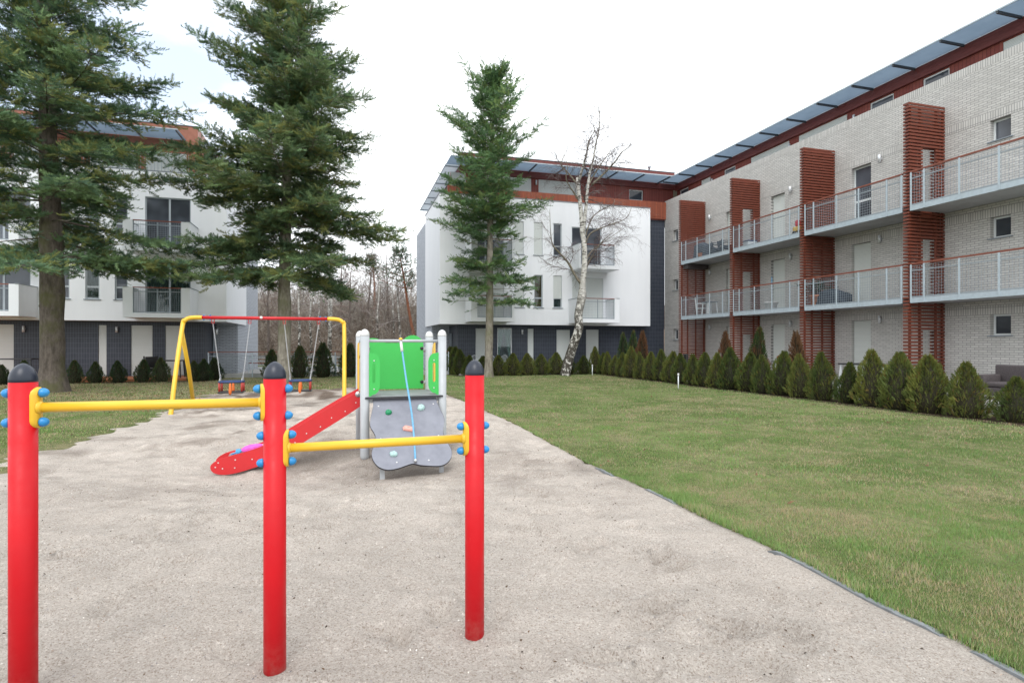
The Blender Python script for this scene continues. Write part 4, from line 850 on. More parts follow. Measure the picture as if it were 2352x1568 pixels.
def conifer(name, label, x, y, z0, H, r0, crown0, radius, seed, nwh, group, barkm, lean=(0, 0), tints=None, bare=lambda t: 0.0, dens=1.0, elev=(-.05, .75), gaps=(), droop=.22, trunk_pts=None):
    q = np.random.default_rng(seed); root = thing(name, label, 'tree', (x, y, z0), 0, group)
    ks = np.linspace(0, 1, 26); wob = np.cumsum(q.normal(0, .012, (26, 2)), 0)*min(1, H/14)
    ax = np.stack([lean[0]*ks**1.5+wob[:, 0], lean[1]*ks**1.5+wob[:, 1], ks*H], 1)
    rad = r0*(1-ks)**.8+.012; rad[0] *= 1.28; rad = rad*(1+.05*q.normal(0, 1, 26)*(ks < .9))
    axis = lambda h: np.array([np.interp(h, ax[:, 2], ax[:, 0]), np.interp(h, ax[:, 2], ax[:, 1]), h])
    trunk = MB(); fine = smooth_line([tuple(p) for p in ax], 3); fr = np.interp(np.linspace(0, 1, len(fine)), ks, rad)
    fr[:2] *= 1.06; trunk.tube([Vector(p) for p in [(ax[0][0], ax[0][1], -.3)]+fine], [fr[0]*1.25]+list(fr), 20)
    for _ in range(9):                                  # branch collars
        h = q.uniform(.8, crown0+1.2); a = q.uniform(0, 2*PI); c = axis(h); rr_ = np.interp(h/H, ks, rad); d = Vector((math.cos(a), math.sin(a), .25))
        trunk.lathe(Vector(c)+d*rr_*.8, [(rr_*.32, 0), (rr_*.26, rr_*.2), (rr_*.1, rr_*.28)], 8, d)
    P, Dd, Nn, S, C = [], [], [], [], []; tubes = []
    tints = np.array(tints)
    h = crown0; short = False
    while h < H-.25:
        t = (h-crown0)/(H-crown0); k = max(4, int(q.integers(5, 8)*(1-.3*t))); a0 = q.uniform(0, 2*PI)
        for i in range(k):
            a = a0+2*PI*i/k+q.normal(0, .22); L = radius(t, a)*q.uniform(.62, 1.08)*(q.uniform(.3, .6) if i >= k-2 and t > .03 else 1)
            if any(g0 <= t <= g1 and abs((a-ga+PI) % (2*PI)-PI) < gw for g0, g1, ga, gw in gaps): 
                if q.random() < .85: continue
            if L < .15: continue
            e = elev[0]+(elev[1]-elev[0])*t+q.normal(0, .09); b0 = axis(h+q.normal(0, .06)); m = max(5, int(L/.35)+2); u = np.linspace(0, 1, m)
            bend = q.normal(0, .14); az = a+bend*u; dr = droop*(1-.8*t)*q.uniform(.6, 1.3)
            R_ = L*u; Z = L*(math.tan(e)*u - dr*1.5*u**1.6 + dr*.75*u**3)
            pts = b0+np.stack([np.cos(az)*R_, np.sin(az)*R_, Z], 1); rb = max(.008, .0095*L**.8*(r0/.25)**.3)
            tubes.append(([Vector(p) for p in pts], list(np.linspace(rb, .004, m))))
            nb_ = bare(t); is_bare = q.random() < nb_; side = 1; s = .12 if t > .5 else .2
            if is_bare: s = q.uniform(.6, 1.0)
            while s < 1.0:
                c = np.array([np.interp(s, u, pts[:, j]) for j in range(3)]); tg = np.array([np.interp(min(1, s+.05), u, pts[:, j])-np.interp(s-.05, u, pts[:, j]) for j in range(3)]); tg /= np.linalg.norm(tg)
                sd_ = np.cross(tg, [0, 0, 1.0]); sd_ /= np.linalg.norm(sd_)+1e-9
                bl = (.16+.40*L*(1-s)**.8*min(1, .35+s*1.3))*q.uniform(.6, 1.15); ang = math.radians(q.uniform(42, 68)); d = tg*math.cos(ang)+side*sd_*math.sin(ang)+np.array([0, 0, q.normal(-.06, .14)])
                nsp = max(2, int(bl/.07)); shade_tint = tints[q.integers(0, len(tints))]*q.uniform(.85, 1.5)
                if bl > .3: tubes.append(([Vector(c), Vector(c+d*bl*.55+np.array([0, 0, -.02])), Vector(c+d*bl+np.array([0, 0, -.10*bl]))], [.007, .005, .003]))
                for j in range(nsp):
                    f = (j+.3)/nsp; p = c+d*bl*f+np.array([0, 0, -.10*bl*f*f]); sg = 1 if j % 2 else -1
                    dd = d*(.75)+np.cross(d, [0, 0, 1.0])*sg*q.uniform(.15, .85)+np.array([0, 0, q.normal(.10, .34)])
                    P.append(p+q.normal(0, .05, 3)); Dd.append(dd); Nn.append(np.array([q.normal(0, .9), q.normal(0, .9), 1])); S.append(q.uniform(.20, .36)); C.append(shade_tint*q.uniform(.85, 1.2))
                side = -side; s += q.uniform(.026, .046)*(.78 if t < .4 else 1)*(3.0/max(1.2, L))**.6/dens
            P.append(pts[-1]); Dd.append(pts[-1]-pts[-2]); Nn.append(np.array([0, 0, 1.0])); S.append(.4); C.append(tints[0])
        h += (H-crown0)/nwh*q.uniform(.75, 1.25)*(1.15-.4*t)
    for j in range(14): P.append(axis(H-.05*j)); Dd.append(np.array([q.normal(0, .6), q.normal(0, .6), 1])); Nn.append(np.array([1.0, q.normal(), 0])); S.append(.28); C.append(tints[0])
    trunk.build('trunk', barkm, root); grow_tubes(tubes, 5).build('limbs', barkm, root, fix=False)
    P, Dd, Nn, S, C = map(np.array, (P, Dd, Nn, S, C)); Vs, Ts = [], []; sel = q.integers(0, 3, len(P))
    for i in range(3):
        k_ = sel == i; V = place(FIR_T[i], P[k_], Dd[k_], Nn[k_], S[k_]); Vs.append(V.reshape(-1, 3)); Ts.append(np.repeat(C[k_], len(FIR_T[i]), 0))
    V = np.concatenate(Vs); np_mesh('crown', V, np.arange(len(V)).reshape(-1, 3), 'fir_needles', np.concatenate(Ts), root)
    print(label[:30], len(P), 'sprays', len(V)//3, 'tris')
FT = [(0.120, 0.192, 0.096), (0.099, 0.166, 0.088), (0.146, 0.218, 0.099), (0.068, 0.117, 0.073), (0.208, 0.227, 0.078)]
FT2 = [(0.112, 0.179, 0.087), (0.140, 0.203, 0.086), (0.075, 0.125, 0.070), (0.180, 0.195, 0.066), (0.146, 0.195, 0.091)]
FT3 = [(0.124, 0.213, 0.084), (0.105, 0.186, 0.081), (0.167, 0.232, 0.081), (0.078, 0.138, 0.068)]
x, y = on_ground(122, 900)
conifer('spruce_tree', 'huge dark spruce with mossy trunk between the leftmost red post and the yellow swing legs', x, y, 0, 20.5, .36, 4.6, lambda t, a: (5.15*(1-t)**.72*(1 if t > .06 else .8)) + .25, 5, 36, 'old conifers on the lawn', 'fir_bark', (-.45, 0), FT, lambda t: .25 if t < .08 else 0, 1.1, (.0, .62), droop=.15)
x, y = on_ground(653, 885)
conifer('spruce_tree', 'tall dense spruce whose bare trunk stands right behind the swings', x, y, 0, 19.5, .25, 4.4, lambda t, a: 4.75*(1-t)**.85*(1 if t > .08 else .72) + .3, 9, 44, 'old conifers on the lawn', 'fir_bark_pale', (.4, 0), FT2, lambda t: .2 if t < .06 else 0, 1.45, (-.06, .80), droop=.17)
x, y = on_ground(1122, 866)
conifer('fir_tree', 'slender fir with sparse lower branches and knotty pale trunk, before the white building', x, y, 0, 14.9, .20, 3.6, lambda t, a: 2.4*min(1, (1-t)/.36)**.9*(.85 if t < .3 else 1)*(1+.2*math.sin(a*2+t*23)) + .15, 23, 38, 'old conifers on the lawn', 'fir_bark_pale', (.25, 0), FT3, lambda t: .6 if t < .12 else (.5 if t < .30 else .05), 1.0, (.10, .90), gaps=((.16, .34, -1.57, .6), (.42, .47, -.3, .7), (.56, .61, 3.0, .7), (.70, .75, .2, .7)), droop=.12)

# ------------------------------------------------------------------ birch: limbs traced, twigs grown
def twigs_from(lines, seed, q, gen=2, hang=.5, ln=1.2, rmin=.0035, step=.22, start=.35):
    tubes = []
    def sub(p, d, L, r, g):
        pts = [Vector(p)]; dd = Vector(d).normalized(); k = 5
        for i in range(k):
            dd = (dd+Vector((q.normal(0, .16), q.normal(0, .16), q.normal(0, .12)-hang*.22*(i/k)))).normalized(); pts.append(pts[-1]+dd*(L/k))
        tubes.append((pts, list(np.linspace(r, max(rmin*.6, r*.35), k+1))))
        if g > 0:
            for i in range(1, k+1):
                for _ in range(2 if g > 1 else 1):
                    if q.random() < .85: 
                        e = Vector((q.normal(), q.normal(), q.normal()*.6)); e = (dd*.9+e.normalized()*.75).normalized(); sub(pts[i], e, L*q.uniform(.35, .6), max(rmin, r*.5), g-1)
    for pts, rad in lines:
        k = len(pts); acc = 0
        for i in range(int(k*start), k):
            acc += (pts[i]-pts[i-1]).length if i else 0
            if acc > step or i == k-1:
                acc = 0; t = (pts[min(i+1, k-1)]-pts[i-1]).normalized(); e = Vector((q.normal(), q.normal(), q.normal()*.7+.1)).normalized()
                sub(pts[i], (t*.6+e).normalized(), ln*q.uniform(.5, 1.15), max(rmin, rad[i]*.45), gen)
    return tubes
q4 = lambda x, y: ((x/2.6132+1000)/1.0884, (y/2.6132+360)/1.0884)
qb = lambda x, y: ((x/3.92+1040)/1.0884, (y/3.92+80)/1.0884)
BY = 28.9
def limb(pts, r0, r1, dy=(0, 0)):
    P = [on_depth(px, py, BY+dy[0]+(dy[1]-dy[0])*i/(len(pts)-1)) for i, (px, py) in enumerate(pts)]
    L = [Vector(p) for p in smooth_line(P, 4)]; return (L, list(np.linspace(r0, r1, len(L))))
bx, by = on_depth(1306, 800, BY)[:2]
bt = thing('birch_tree', 'leaning white birch without leaves, rising behind the clipped hedge before the white building', 'tree', (bx, by, 0), 0, None, (bx, by, 0))
main = limb([(1298, 858), q4(1105, 1400), q4(1140, 1290), q4(1168, 1200), q4(1166, 1110), q4(1188, 1000), q4(1194, 900), q4(1206, 780), q4(1203, 650), q4(1188, 570)], .26, .145)
main[1][:] = list(np.interp(np.linspace(0, 1, len(main[0])), [0, .15, .38, .52, .56, .62, 1], [.27, .235, .21, .21, .235, .165, .11]))
lines = [limb([q4(1190, 580), q4(1185, 470), q4(1172, 350), q4(1163, 280), q4(1160, 222)], .12, .085, (0, .3)),
         limb([q4(1196, 600), q4(1208, 470), q4(1218, 380), q4(1226, 290), q4(1240, 180), qb(1720, 1330), qb(1770, 1060), qb(1800, 900), qb(1796, 760), qb(1768, 712)], .10, .012, (0, -.5)),
         limb([qb(1600, 1450), qb(1640, 1310), qb(1672, 1190), qb(1700, 1060), qb(1745, 980), qb(1752, 930)], .07, .01, (.2, -.8)),
         limb([qb(1690, 1500), qb(1750, 1390), qb(1830, 1270), qb(1900, 1170), qb(1925, 1100)], .05, .008, (-.2, .9)),
         limb([qb(1720, 1500), qb(1860, 1370), qb(1960, 1260), qb(2012, 1185), qb(2090, 1125), qb(2095, 1080)], .055, .008, (-.1, -1.2)),
         limb([qb(1575, 1490), qb(1505, 1400), qb(1425, 1310), qb(1440, 1240), qb(1480, 1150), qb(1490, 1040)], .05, .007, (.3, 1.0)),
         limb([q4(1175, 380), q4(1130, 310), q4(1085, 230), q4(1095, 140), q4(1060, 60)], .045, .007, (.2, -.9)),
         limb([q4(1180, 910), q4(1140, 850), q4(1095, 770), q4(1045, 715), q4(1000, 660), q4(985, 590), q4(978, 430)], .075, .008, (0, -1.0)),
         limb([q4(1205, 780), q4(1240, 715), q4(1300, 660), q4(1350, 610), q4(1385, 580)], .055, .010, (0, .5)),
         limb([q4(1200, 690), q4(1235, 595), q4(1300, 555), q4(1380, 525), q4(1450, 500), q4(1490, 470), q4(1512, 412)], .05, .008, (0, -.9)),
         limb([q4(1214, 600), q4(1230, 540), q4(1265, 470), q4(1330, 425), q4(1390, 395), q4(1402, 365)], .04, .008, (0, .9)),
         limb([q4(1210, 860), q4(1225, 790), q4(1275, 700), q4(1330, 640), q4(1450, 560)], .05, .009, (0, .7))]
tk = MB(); tk.tube([(bx-.05, by, -.3)]+main[0], [.3]+main[1], 16)
for L_, r_ in lines[:3]: tk.tube(L_, r_, 9)
tk.build('trunk', 'birch_bark', bt)
lm = MB()
for L_, r_ in lines[3:]: lm.tube(L_, r_, 7)
lm.build('limbs', 'birch_limb', bt)
qq = np.random.default_rng(5); tubes = twigs_from(lines[1:], 5, qq, 2, .6, 1.25, .0030, .15, .2)
def tubes_np(tubes, tint, mat, name, parent=None, off=(0, 0, 0), n=3):
    V, F, T = [], [], []; o = 0
    for i, (pts, rad) in enumerate(tubes):
        k = len(pts); m = MB().tube(pts, rad, n, False); V += m.v; F += [[a+o for a in f] for f in m.f]; o += len(m.v)
        c = tint[i % len(tint)]; T += [c]*len(m.v)
    V = np.array([tuple(v) for v in V])-np.array(off); return np_mesh(name, V, np.array(F), mat, np.array(T), parent)
tubes_np(tubes, [(.14, .105, .10), (.10, .075, .073), (.19, .155, .145)], 'twigs', 'twigs', bt, (bx, by, 0))
print('birch twigs', len(tubes))

# ------------------------------------------------------------------ thuja bushes
def leaf_template(seed=0):
    r = np.random.default_rng(seed); V = []
    for i in range(5):
        t = .05+.75*i/4; l = .42*(1-.5*t)
        for s in (1, -1):
            a = math.radians(r.uniform(22, 50)); dx, dy = math.cos(a), s*math.sin(a)
            V += [(t-.07, 0, 0), (t+.10, 0, 0), (t+dx*l, dy*l, r.uniform(-.08, .08))]
    V += [(.7, -.05, 0), (.7, .05, 0), (1.15, 0, 0)]
    return np.array(V)
LT = [leaf_template(i) for i in range(2)]
def thuja_meshes(seed, nsp, tints, slim=1.0, brown=0.0, top=1.0):
    q = np.random.default_rng(seed)
    u = q.random(nsp)**.75; z = .02+.96*u; a = q.uniform(0, 2*PI, nsp)
    prof = np.interp(z, [0, .06, .16, .32, .55, .75, .9, 1.0], [.34, .46, .50, .485, .375, .235, .105, .02])*slim
    lump = 1+.16*np.sin(a*3+z*9+seed)+.12*np.sin(a*5-z*17+seed*2)+q.normal(0, .06, nsp); rr_ = prof*lump*np.where(q.random(nsp) < .8, 1, q.uniform(.5, .95, nsp))
    P = np.stack([np.cos(a)*rr_, np.sin(a)*rr_, z], 1)
    D = np.stack([np.cos(a)*.75, np.sin(a)*.75, .55+.6*z], 1)+q.normal(0, .32, (nsp, 3)); Nn = np.stack([-np.sin(a), np.cos(a), q.normal(0, .5, nsp)], 1)+q.normal(0, .5, (nsp, 3))
    S = q.uniform(.07, .135, nsp)*(1-.35*z)
    clump = vnoise(a*3+seed*7, z*9, 1.0, seed)
    tints = np.array(tints); C = tints[0]*(1-clump[:, None])+tints[1]*clump[:, None]; C = C*q.uniform(.6, 1.45, (nsp, 1))
    tip = q.random(nsp) < .10+.35*np.clip((z-.75)*4, 0, 1)*.6; C[tip] = C[tip]*.35+np.array([.16, .115, .03])*.65
    if brown: 
        br = (vnoise(a*2, z*5, 1.0, seed+3)*1.0+.25*(1-z) > 1-brown); C[br] = np.array([.16, .075, .04])*q.uniform(.6, 1.3, (br.sum(), 1))
    Vs, Ts = [], []; sel = q.integers(0, 2, nsp)
    for i in range(2):
        k_ = sel == i; V = place(LT[i], P[k_], D[k_], Nn[k_], S[k_]); Vs.append(V.reshape(-1, 3)); Ts.append(np.repeat(C[k_], len(LT[i]), 0))
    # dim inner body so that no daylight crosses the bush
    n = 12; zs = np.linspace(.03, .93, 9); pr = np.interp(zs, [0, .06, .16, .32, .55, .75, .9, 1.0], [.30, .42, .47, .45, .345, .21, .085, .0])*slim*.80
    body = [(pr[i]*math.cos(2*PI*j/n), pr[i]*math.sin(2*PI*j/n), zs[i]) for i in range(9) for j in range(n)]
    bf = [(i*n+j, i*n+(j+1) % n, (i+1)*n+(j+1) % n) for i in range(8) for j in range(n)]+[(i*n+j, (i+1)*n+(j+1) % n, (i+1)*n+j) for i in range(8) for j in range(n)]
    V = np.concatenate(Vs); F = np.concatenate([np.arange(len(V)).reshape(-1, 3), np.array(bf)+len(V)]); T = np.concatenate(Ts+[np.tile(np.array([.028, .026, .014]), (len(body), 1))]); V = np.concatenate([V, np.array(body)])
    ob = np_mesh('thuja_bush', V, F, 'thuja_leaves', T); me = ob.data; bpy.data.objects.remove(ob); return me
LG, DG = [(.118, .140, .030), (.055, .088, .026)], [(.045, .078, .030), (.034, .060, .026)]
ME_L = [thuja_meshes(s, 2600, LG) for s in (1, 2, 3, 4, 5)]; ME_D = [thuja_meshes(s, 2200, DG) for s in (11, 12, 13)]
ME_T = [thuja_meshes(21, 1300, [(.06, .095, .028), (.05, .08, .03)], .62, .35), thuja_meshes(22, 1300, [(.09, .07, .03), (.12, .06, .035)], .62, .75), thuja_meshes(23, 1300, [(.045, .08, .03), (.04, .07, .03)], .62, 0)]
ME_S = [thuja_meshes(31, 1500, DG, .78), thuja_meshes(32, 1500, DG, .78)]
br_ = random.Random(4)
def bush(x, y, h, w, me, label, group, name='thuja_bush'):
    o = bpy.data.objects.new(name, me); col.objects.link(o); o.location = (x, y, -.02); o.scale = (w, w, h); o.rotation_euler = (br_.uniform(-.06, .06), br_.uniform(-.06, .06), br_.uniform(0, 6.28))
    return tag(o, label, 'bush', group)
def topz(py, Y): return EYE+(HY-py)/FPX*Y
G1 = 'thuja bushes along the brick building'
RROW = [(1368.8, 797, 'tall pointed thuja at the hedge corner, beside the farther white lawn light'), (1384.6, 811, 'short thuja just right of the corner thuja and the farther white lawn light'), (1397, 808, 'slim thuja standing third from the corner of the hedge, before the dark tiled wall'),
 (1411, 817, 'low thuja in the dip of the hedge before the dark tiles, fourth from the corner'), (1428.6, 811, 'thuja right below the first of two tall green thujas behind the hedge'), (1449, 797, 'broad pointed thuja below the second tall green thuja, highest of its hedge stretch'), (1472.6, 809, 'thuja directly below the slim red-brown one near the tiled wall'),
 (1493.7, 809, 'thuja under the right-hand edge of the white facade'), (1518, 804, 'pointed thuja before the end of the dark tiles and start of the brick'), (1541, 808, 'thuja below the small slot windows at the far end of the brick wall'), (1563.5, 813, 'low thuja just left of the nearer white lawn light, under the farthest slatted screen'),
 (1594, 815, 'thuja right behind and right of the nearer white lawn light'), (1619, 811, 'thuja in front of the dark wicker armchair, before the first bay of brick'), (1646.7, 811, 'thuja before the small side table, left of the browned tall thuja'), (1680, 800, 'tall wide thuja directly below the half-browned thuja in the first brick bay'),
 (1720.5, 811, 'thuja before the foot of the second slatted screen from the far end'), (1752, 817, 'low round thuja below the tallest green-and-brown thuja'), (1797, 808, 'narrow thuja with a wispy tip in front of the wooden garden chair'), (1840.8, 815, 'thuja right below the fully browned thuja, beside the third slatted screen'),
 (1891.4, 811, 'wide thuja before the foot of the third slatted screen, brownish at its tip'), (1946.3, 833, 'low thuja before the left end of the black table'), (2007.5, 806, 'tall pointed thuja in front of the middle of the black table'), (2068.7, 811, 'tall thuja between the black table and the nearest slatted screen'),
 (2138.4, 818, 'broad thuja before the foot of the nearest slatted screen'), (2225, 833, 'biggest nearest thuja with a double tip, beside the wicker sofa'), (2329, 866, 'thuja at the right edge of the picture, before the wicker sofa')]
for i, (px, py, lb) in enumerate(RROW):
    a = 13.12+br_.uniform(-.08, .08); b, _ = on_a(px, HY, a); x, y = ab2w(a, b); h = topz(py, y)+.02
    bush(x, y, h, h*br_.uniform(.50, .64)*(1.08 if i > 20 else .88 if i < 9 else .98), ME_L[i % 5], lb, G1)
G2 = 'thuja bushes along the white building'
MROW = [(1110.4, 818, 27.9, 'thuja half hidden behind the slender fir trunk, on its left'), (1146, 816, 27.9, 'thuja right of the slender fir trunk, before the white wire chairs'), (1178, 812, 27.9, 'thuja before the curtained patio window of the white building'), (1211.7, 812, 27.9, 'thuja before the narrow white shutter and wall lamp of the white building'),
 (1244, 814, 27.9, 'thuja before the plain dark tiles between the two wide shutters'), (1277.4, 810, 27.9, 'thuja just left of the one at the birch foot'), (1305.6, 816, 27.85, 'thuja directly in front of the leaning birch foot'), (1341.8, 817, 27.9, 'thuja before the last white shutter, right of the birch, with gaps on both sides'),
 (1036.6, 797, 30.4, 'farthest of four slim thujas in a row by the dark wall, beside the slide tower'), (1047.5, 797, 29.7, 'second of four slim thujas between the slide tower and the slender fir'), (1059.4, 803, 29.0, 'third of four slim thujas between the slide tower and the slender fir'), (1077, 816, 28.3, 'nearest and lowest of the four thujas in the row beside the slide tower')]
for i, (px, py, b, lb) in enumerate(MROW):
    a, _ = on_b(px, HY, b); x, y = ab2w(a, b); h = topz(py, y)+.02; bush(x, y, h, h*(.74 if b < 28.2 else .62), ME_L[(i+2) % 5], lb, G2)
G3 = 'dark thuja bushes along the tiled ground floor'
LROW = [(8, 838, 'dark round thuja cut by the left edge of the picture'), (58, 828, 'dark thuja whose tip shows above the navy cap of the near red post'), (172, 828, 'dark pointed thuja right of the mossy spruce trunk'), (222, 831, 'dark thuja before the narrow white shutter, second right of the mossy trunk'), (273, 829, 'dark thuja before the tiles under the right wall lamp'),
 (328, 826, 'dark thuja before the wide white shutter, left of the wicker garden table'), (372, 822, 'dark tall thuja touching the yellow swing leg, before the wicker garden table'), (447, 829, 'dark thuja seen between and behind the yellow swing legs'), (468, 825, 'dark blunt thuja just right of the yellow swing legs'), (495, 822, 'dark thuja at the corner of the railing, behind the left swing')]
for i, (px, py, lb) in enumerate(LROW):
    b = 27.2 if px < 480 else 27.9; a, _ = on_b(px, HY, b); x, y = ab2w(a, b); h = topz(py, y)+.02; bush(x, y, h, h*.62, ME_D[i % 3], lb, G3)
GROW = [(625, 803, 'dark tall thuja left of the spruce trunk behind the swings'), (687, 795, 'dark tall thuja just right of the spruce trunk behind the swings'), (742, 788, 'dark tallest thuja between the swing chain and the yellow right leg'), (801, 790, 'dark tall thuja behind the yellow right leg of the swing stand')]
for i, (px, py, lb) in enumerate(GROW):
    b = 28.6; a, _ = on_b(px, HY, b); x, y = ab2w(a, b); h = topz(py, y)+.02; bush(x, y, h, h*.70, ME_S[i % 2], lb, 'tall thujas before the railing')
TALL = [(1432, 766, 2, 'first tall green thuja behind the hedge, before the dark tiled wall'), (1451, 762, 2, 'second tall green thuja behind the hedge, beside the red-brown one'), (1474, 762, 1, 'slim red-brown dying thuja behind the hedge, before the dark tiled wall'), (1672, 763, 1, 'half-browned thuja behind the hedge in the first brick bay'), (1739.5, 754, 0, 'tallest green-and-brown thuja behind the hedge, before the second slatted screen'), (1836.6, 763, 1, 'fully browned thuja behind the hedge, left of the third slatted screen')]
for px, py, k, lb in TALL:
    a = 14.0; b, _ = on_a(px, HY, a); x, y = ab2w(a, b); h = topz(py, y)+.02; bush(x, y, h, h*.46, ME_T[k], lb, 'tall thujas behind the hedge', 'tall_thuja')
# ------------------------------------------------------------------ wood behind the gap
def bare_tree(name, label, px, py, Y, H, r, barkm, seed, lean=0.0, tw=1.6, twig=((.20, .15, .13), (.15, .11, .10)), crown='twigs', n0=.3, gen=1, step=.55):
    q = np.random.default_rng(seed); x, _, z = on_depth(px, py, Y); z = float(np.interp(Y, [38, 43, 73], [-.1, -.1, 5.0])); o = thing(name, label, 'tree', (x, Y, z), 0, 'bare trees beyond the gap')
    H *= .85; k = 14; t = np.linspace(0, 1, k); wob = np.cumsum(q.normal(0, .05, (k, 2)), 0)
    P = [Vector((lean*H*t[i]+wob[i, 0]*.8, wob[i, 1], t[i]*H-.2*(i == 0))) for i in range(k)]; rad = list(r*(1-t)**.7+.012)
    MB().tube(P, rad, 9).build('trunk', barkm, o)
    main = (P, rad); tb = []
    tb = twigs_from([([p for p in smooth3(P, 3)], list(np.interp(np.linspace(0, 1, (k-1)*3+1), t, rad)))], seed, q, gen, .1, tw, .008, step, n0)
    tubes_np(tb, twig, 'twigs', crown, o); return o
def smooth3(P, n): return [Vector(p) for p in smooth_line([tuple(p) for p in P], n)]
WB = [(762, 800, 44, 9, .13, .0, 'birch seen just right of the spruce trunk, beyond the railing'), (716, 800, 46, 9.5, .10, .012, 'thin white birch above the thuja right of the spruce trunk'), (735, 800, 50, 9, .07, -.02, 'thin pale birch between two brighter birches beyond the railing'), (690, 800, 43, 8.5, .11, -.0, 'white birch partly covered by the swing chain, close to the spruce trunk'),
      (752, 800, 44, 9, .16, .035, 'thick leaning white birch behind the tallest dark thuja'), (920, 790, 47, 9.5, .10, -.03, 'forked pale birch near the white building\'s brick side, beyond the gap'), (908, 790, 49, 9, .07, -.03, 'thin pale birch left of the forked birch'), (873, 790, 48, 9.5, .09, .004, 'pale knobbly birch in the middle of the open gap')]
for i, (px, py, Y, H, r, ln, lb) in enumerate(WB): bare_tree('birch_tree', lb, px, py, Y, H, r, 'birch_bark', 40+i, ln, 2.0, ((.30, .27, .25), (.20, .16, .15)), gen=2 if i in (5, 7) else 1)
for i, (px, Y, H, r, ln, lb) in enumerate([(838, 52, 9, .12, .06, 'grey leaning bare tree left of the green panel, beyond the gap'), (800, 50, 8.5, .10, .03, 'grey bare tree behind the yellow swing corner'), (620, 46, 8, .12, -.02, 'grey bare tree right beside the brick side of the left-hand white building'), (895, 56, 10, .10, -.02, 'slim grey bare tree far up the wooded slope'), (780, 57, 10, .11, .02, 'grey bare tree high on the wooded slope behind the yellow corner'), (650, 55, 10, .12, .0, 'grey bare tree far behind the spruce trunk')]):
    bare_tree('bare_tree', lb, px, 800, Y, H, r, 'grey_bark', 70+i, ln, 2.6, gen=2, step=.5)
# pines with green tops
def pine(px, py, Y, H, r, lean, seed, label, c0=.62, R0=2.2, base=None):
    q = np.random.default_rng(seed); x, _, z = on_depth(px, py, Y); z = float(np.interp(Y, [38, 43, 73], [-.1, -.1, 5.0])); o = thing('pine_tree', label, 'tree', (x, Y, z), 0, 'pines beyond the gap')
    k = 14; t = np.linspace(0, 1, k); P = [Vector((lean*H*t[i]**1.1+.12*math.sin(t[i]*5+seed), .1*math.sin(t[i]*4), t[i]*H-.2*(i == 0))) for i in range(k)]
    m = MB().tube(P, list(r*(1-t)**.6+.015), 10); P_, D_, N_, S_, C_ = [], [], [], [], []
    for j in range(38):
        s = q.uniform(c0, 1); c = P[0].lerp(P[-1], s); c = Vector((lean*H*s**1.1+.12*math.sin(s*5+seed), .1*math.sin(s*4), s*H)); a = q.uniform(0, 2*PI); L = R0*(1.15-s)/(1.15-c0)*q.uniform(.4, 1.1); d = Vector((math.cos(a), math.sin(a), .35)); e = c+d*L
        m.tube([c, c.lerp(e, .5)+Vector((0, 0, -.1)), e], [.03, .02, .008], 5, False)
        for _ in range(13):
            f = q.uniform(.35, 1.05); p = c.lerp(e, f)+Vector(q.normal(0, .16*L**.5, 3)); P_.append(p); D_.append(Vector(q.normal(0, 1, 3))+Vector((0, 0, .7))); N_.append(q.normal(0, 1, 3)); S_.append(q.uniform(.22, .42)); C_.append(np.array([.085, .125, .075])*q.uniform(.7, 1.35))
    m.build('trunk', 'pine_bark', o, fix=False); V = place(FIR_T[0], np.array(P_), np.array(D_), np.array(N_), np.array(S_)); np_mesh('crown', V.reshape(-1, 3), np.arange(V.shape[0]*V.shape[1]).reshape(-1, 3), 'fir_needles', np.repeat(np.array(C_), V.shape[1], 0), o)
pine(962, 760, 46, 8.8, .13, -.20, 3, 'pine with a leaning orange trunk beside the white building', .62, 2.3)
pine(860, 760, 62, 8.0, .14, -.03, 5, 'thin pine with a sparse green top above the open gap', .7, 1.8)
# thicket
q = np.random.default_rng(77); tb = []; n = 0
for i in range(1150):
    x = q.uniform(-34, 4); y = q.uniform(43.5, 74)
    z = float(np.interp(y, [43, 73], [-.1, 5.2])); h = q.uniform(1.2, 3.6)*(1.25 if y > 52 else .8)
    for j in range(4):
        d = Vector((q.normal(0, .4), q.normal(0, .4), 1)).normalized(); p = Vector((x, y, z-.1)); pts = [p]
        for k in range(4):
            d = (d+Vector((q.normal(0, .2), q.normal(0, .2), .0))).normalized(); pts.append(pts[-1]+d*h/4)
        tb.append((pts, [.020, .017, .014, .010, .006]))
        for k in range(1, 5):
            for _ in range(2):
                e = (d+Vector((q.normal(0, .8), q.normal(0, .8), q.normal(0, .4)))).normalized(); L = h*q.uniform(.2, .45); tb.append(([pts[k], pts[k]+e*L*.5, pts[k]+e*L+Vector((0, 0, -.05))], [.011, .008, .005]))
struct(tubes_np(tb, [(.215, .175, .14), (.145, .115, .094), (.32, .275, .23), (.185, .145, .115), (.09, .072, .06), (.42, .38, .33)], 'twigs', 'thicket', None), 'stuff')
tb = []
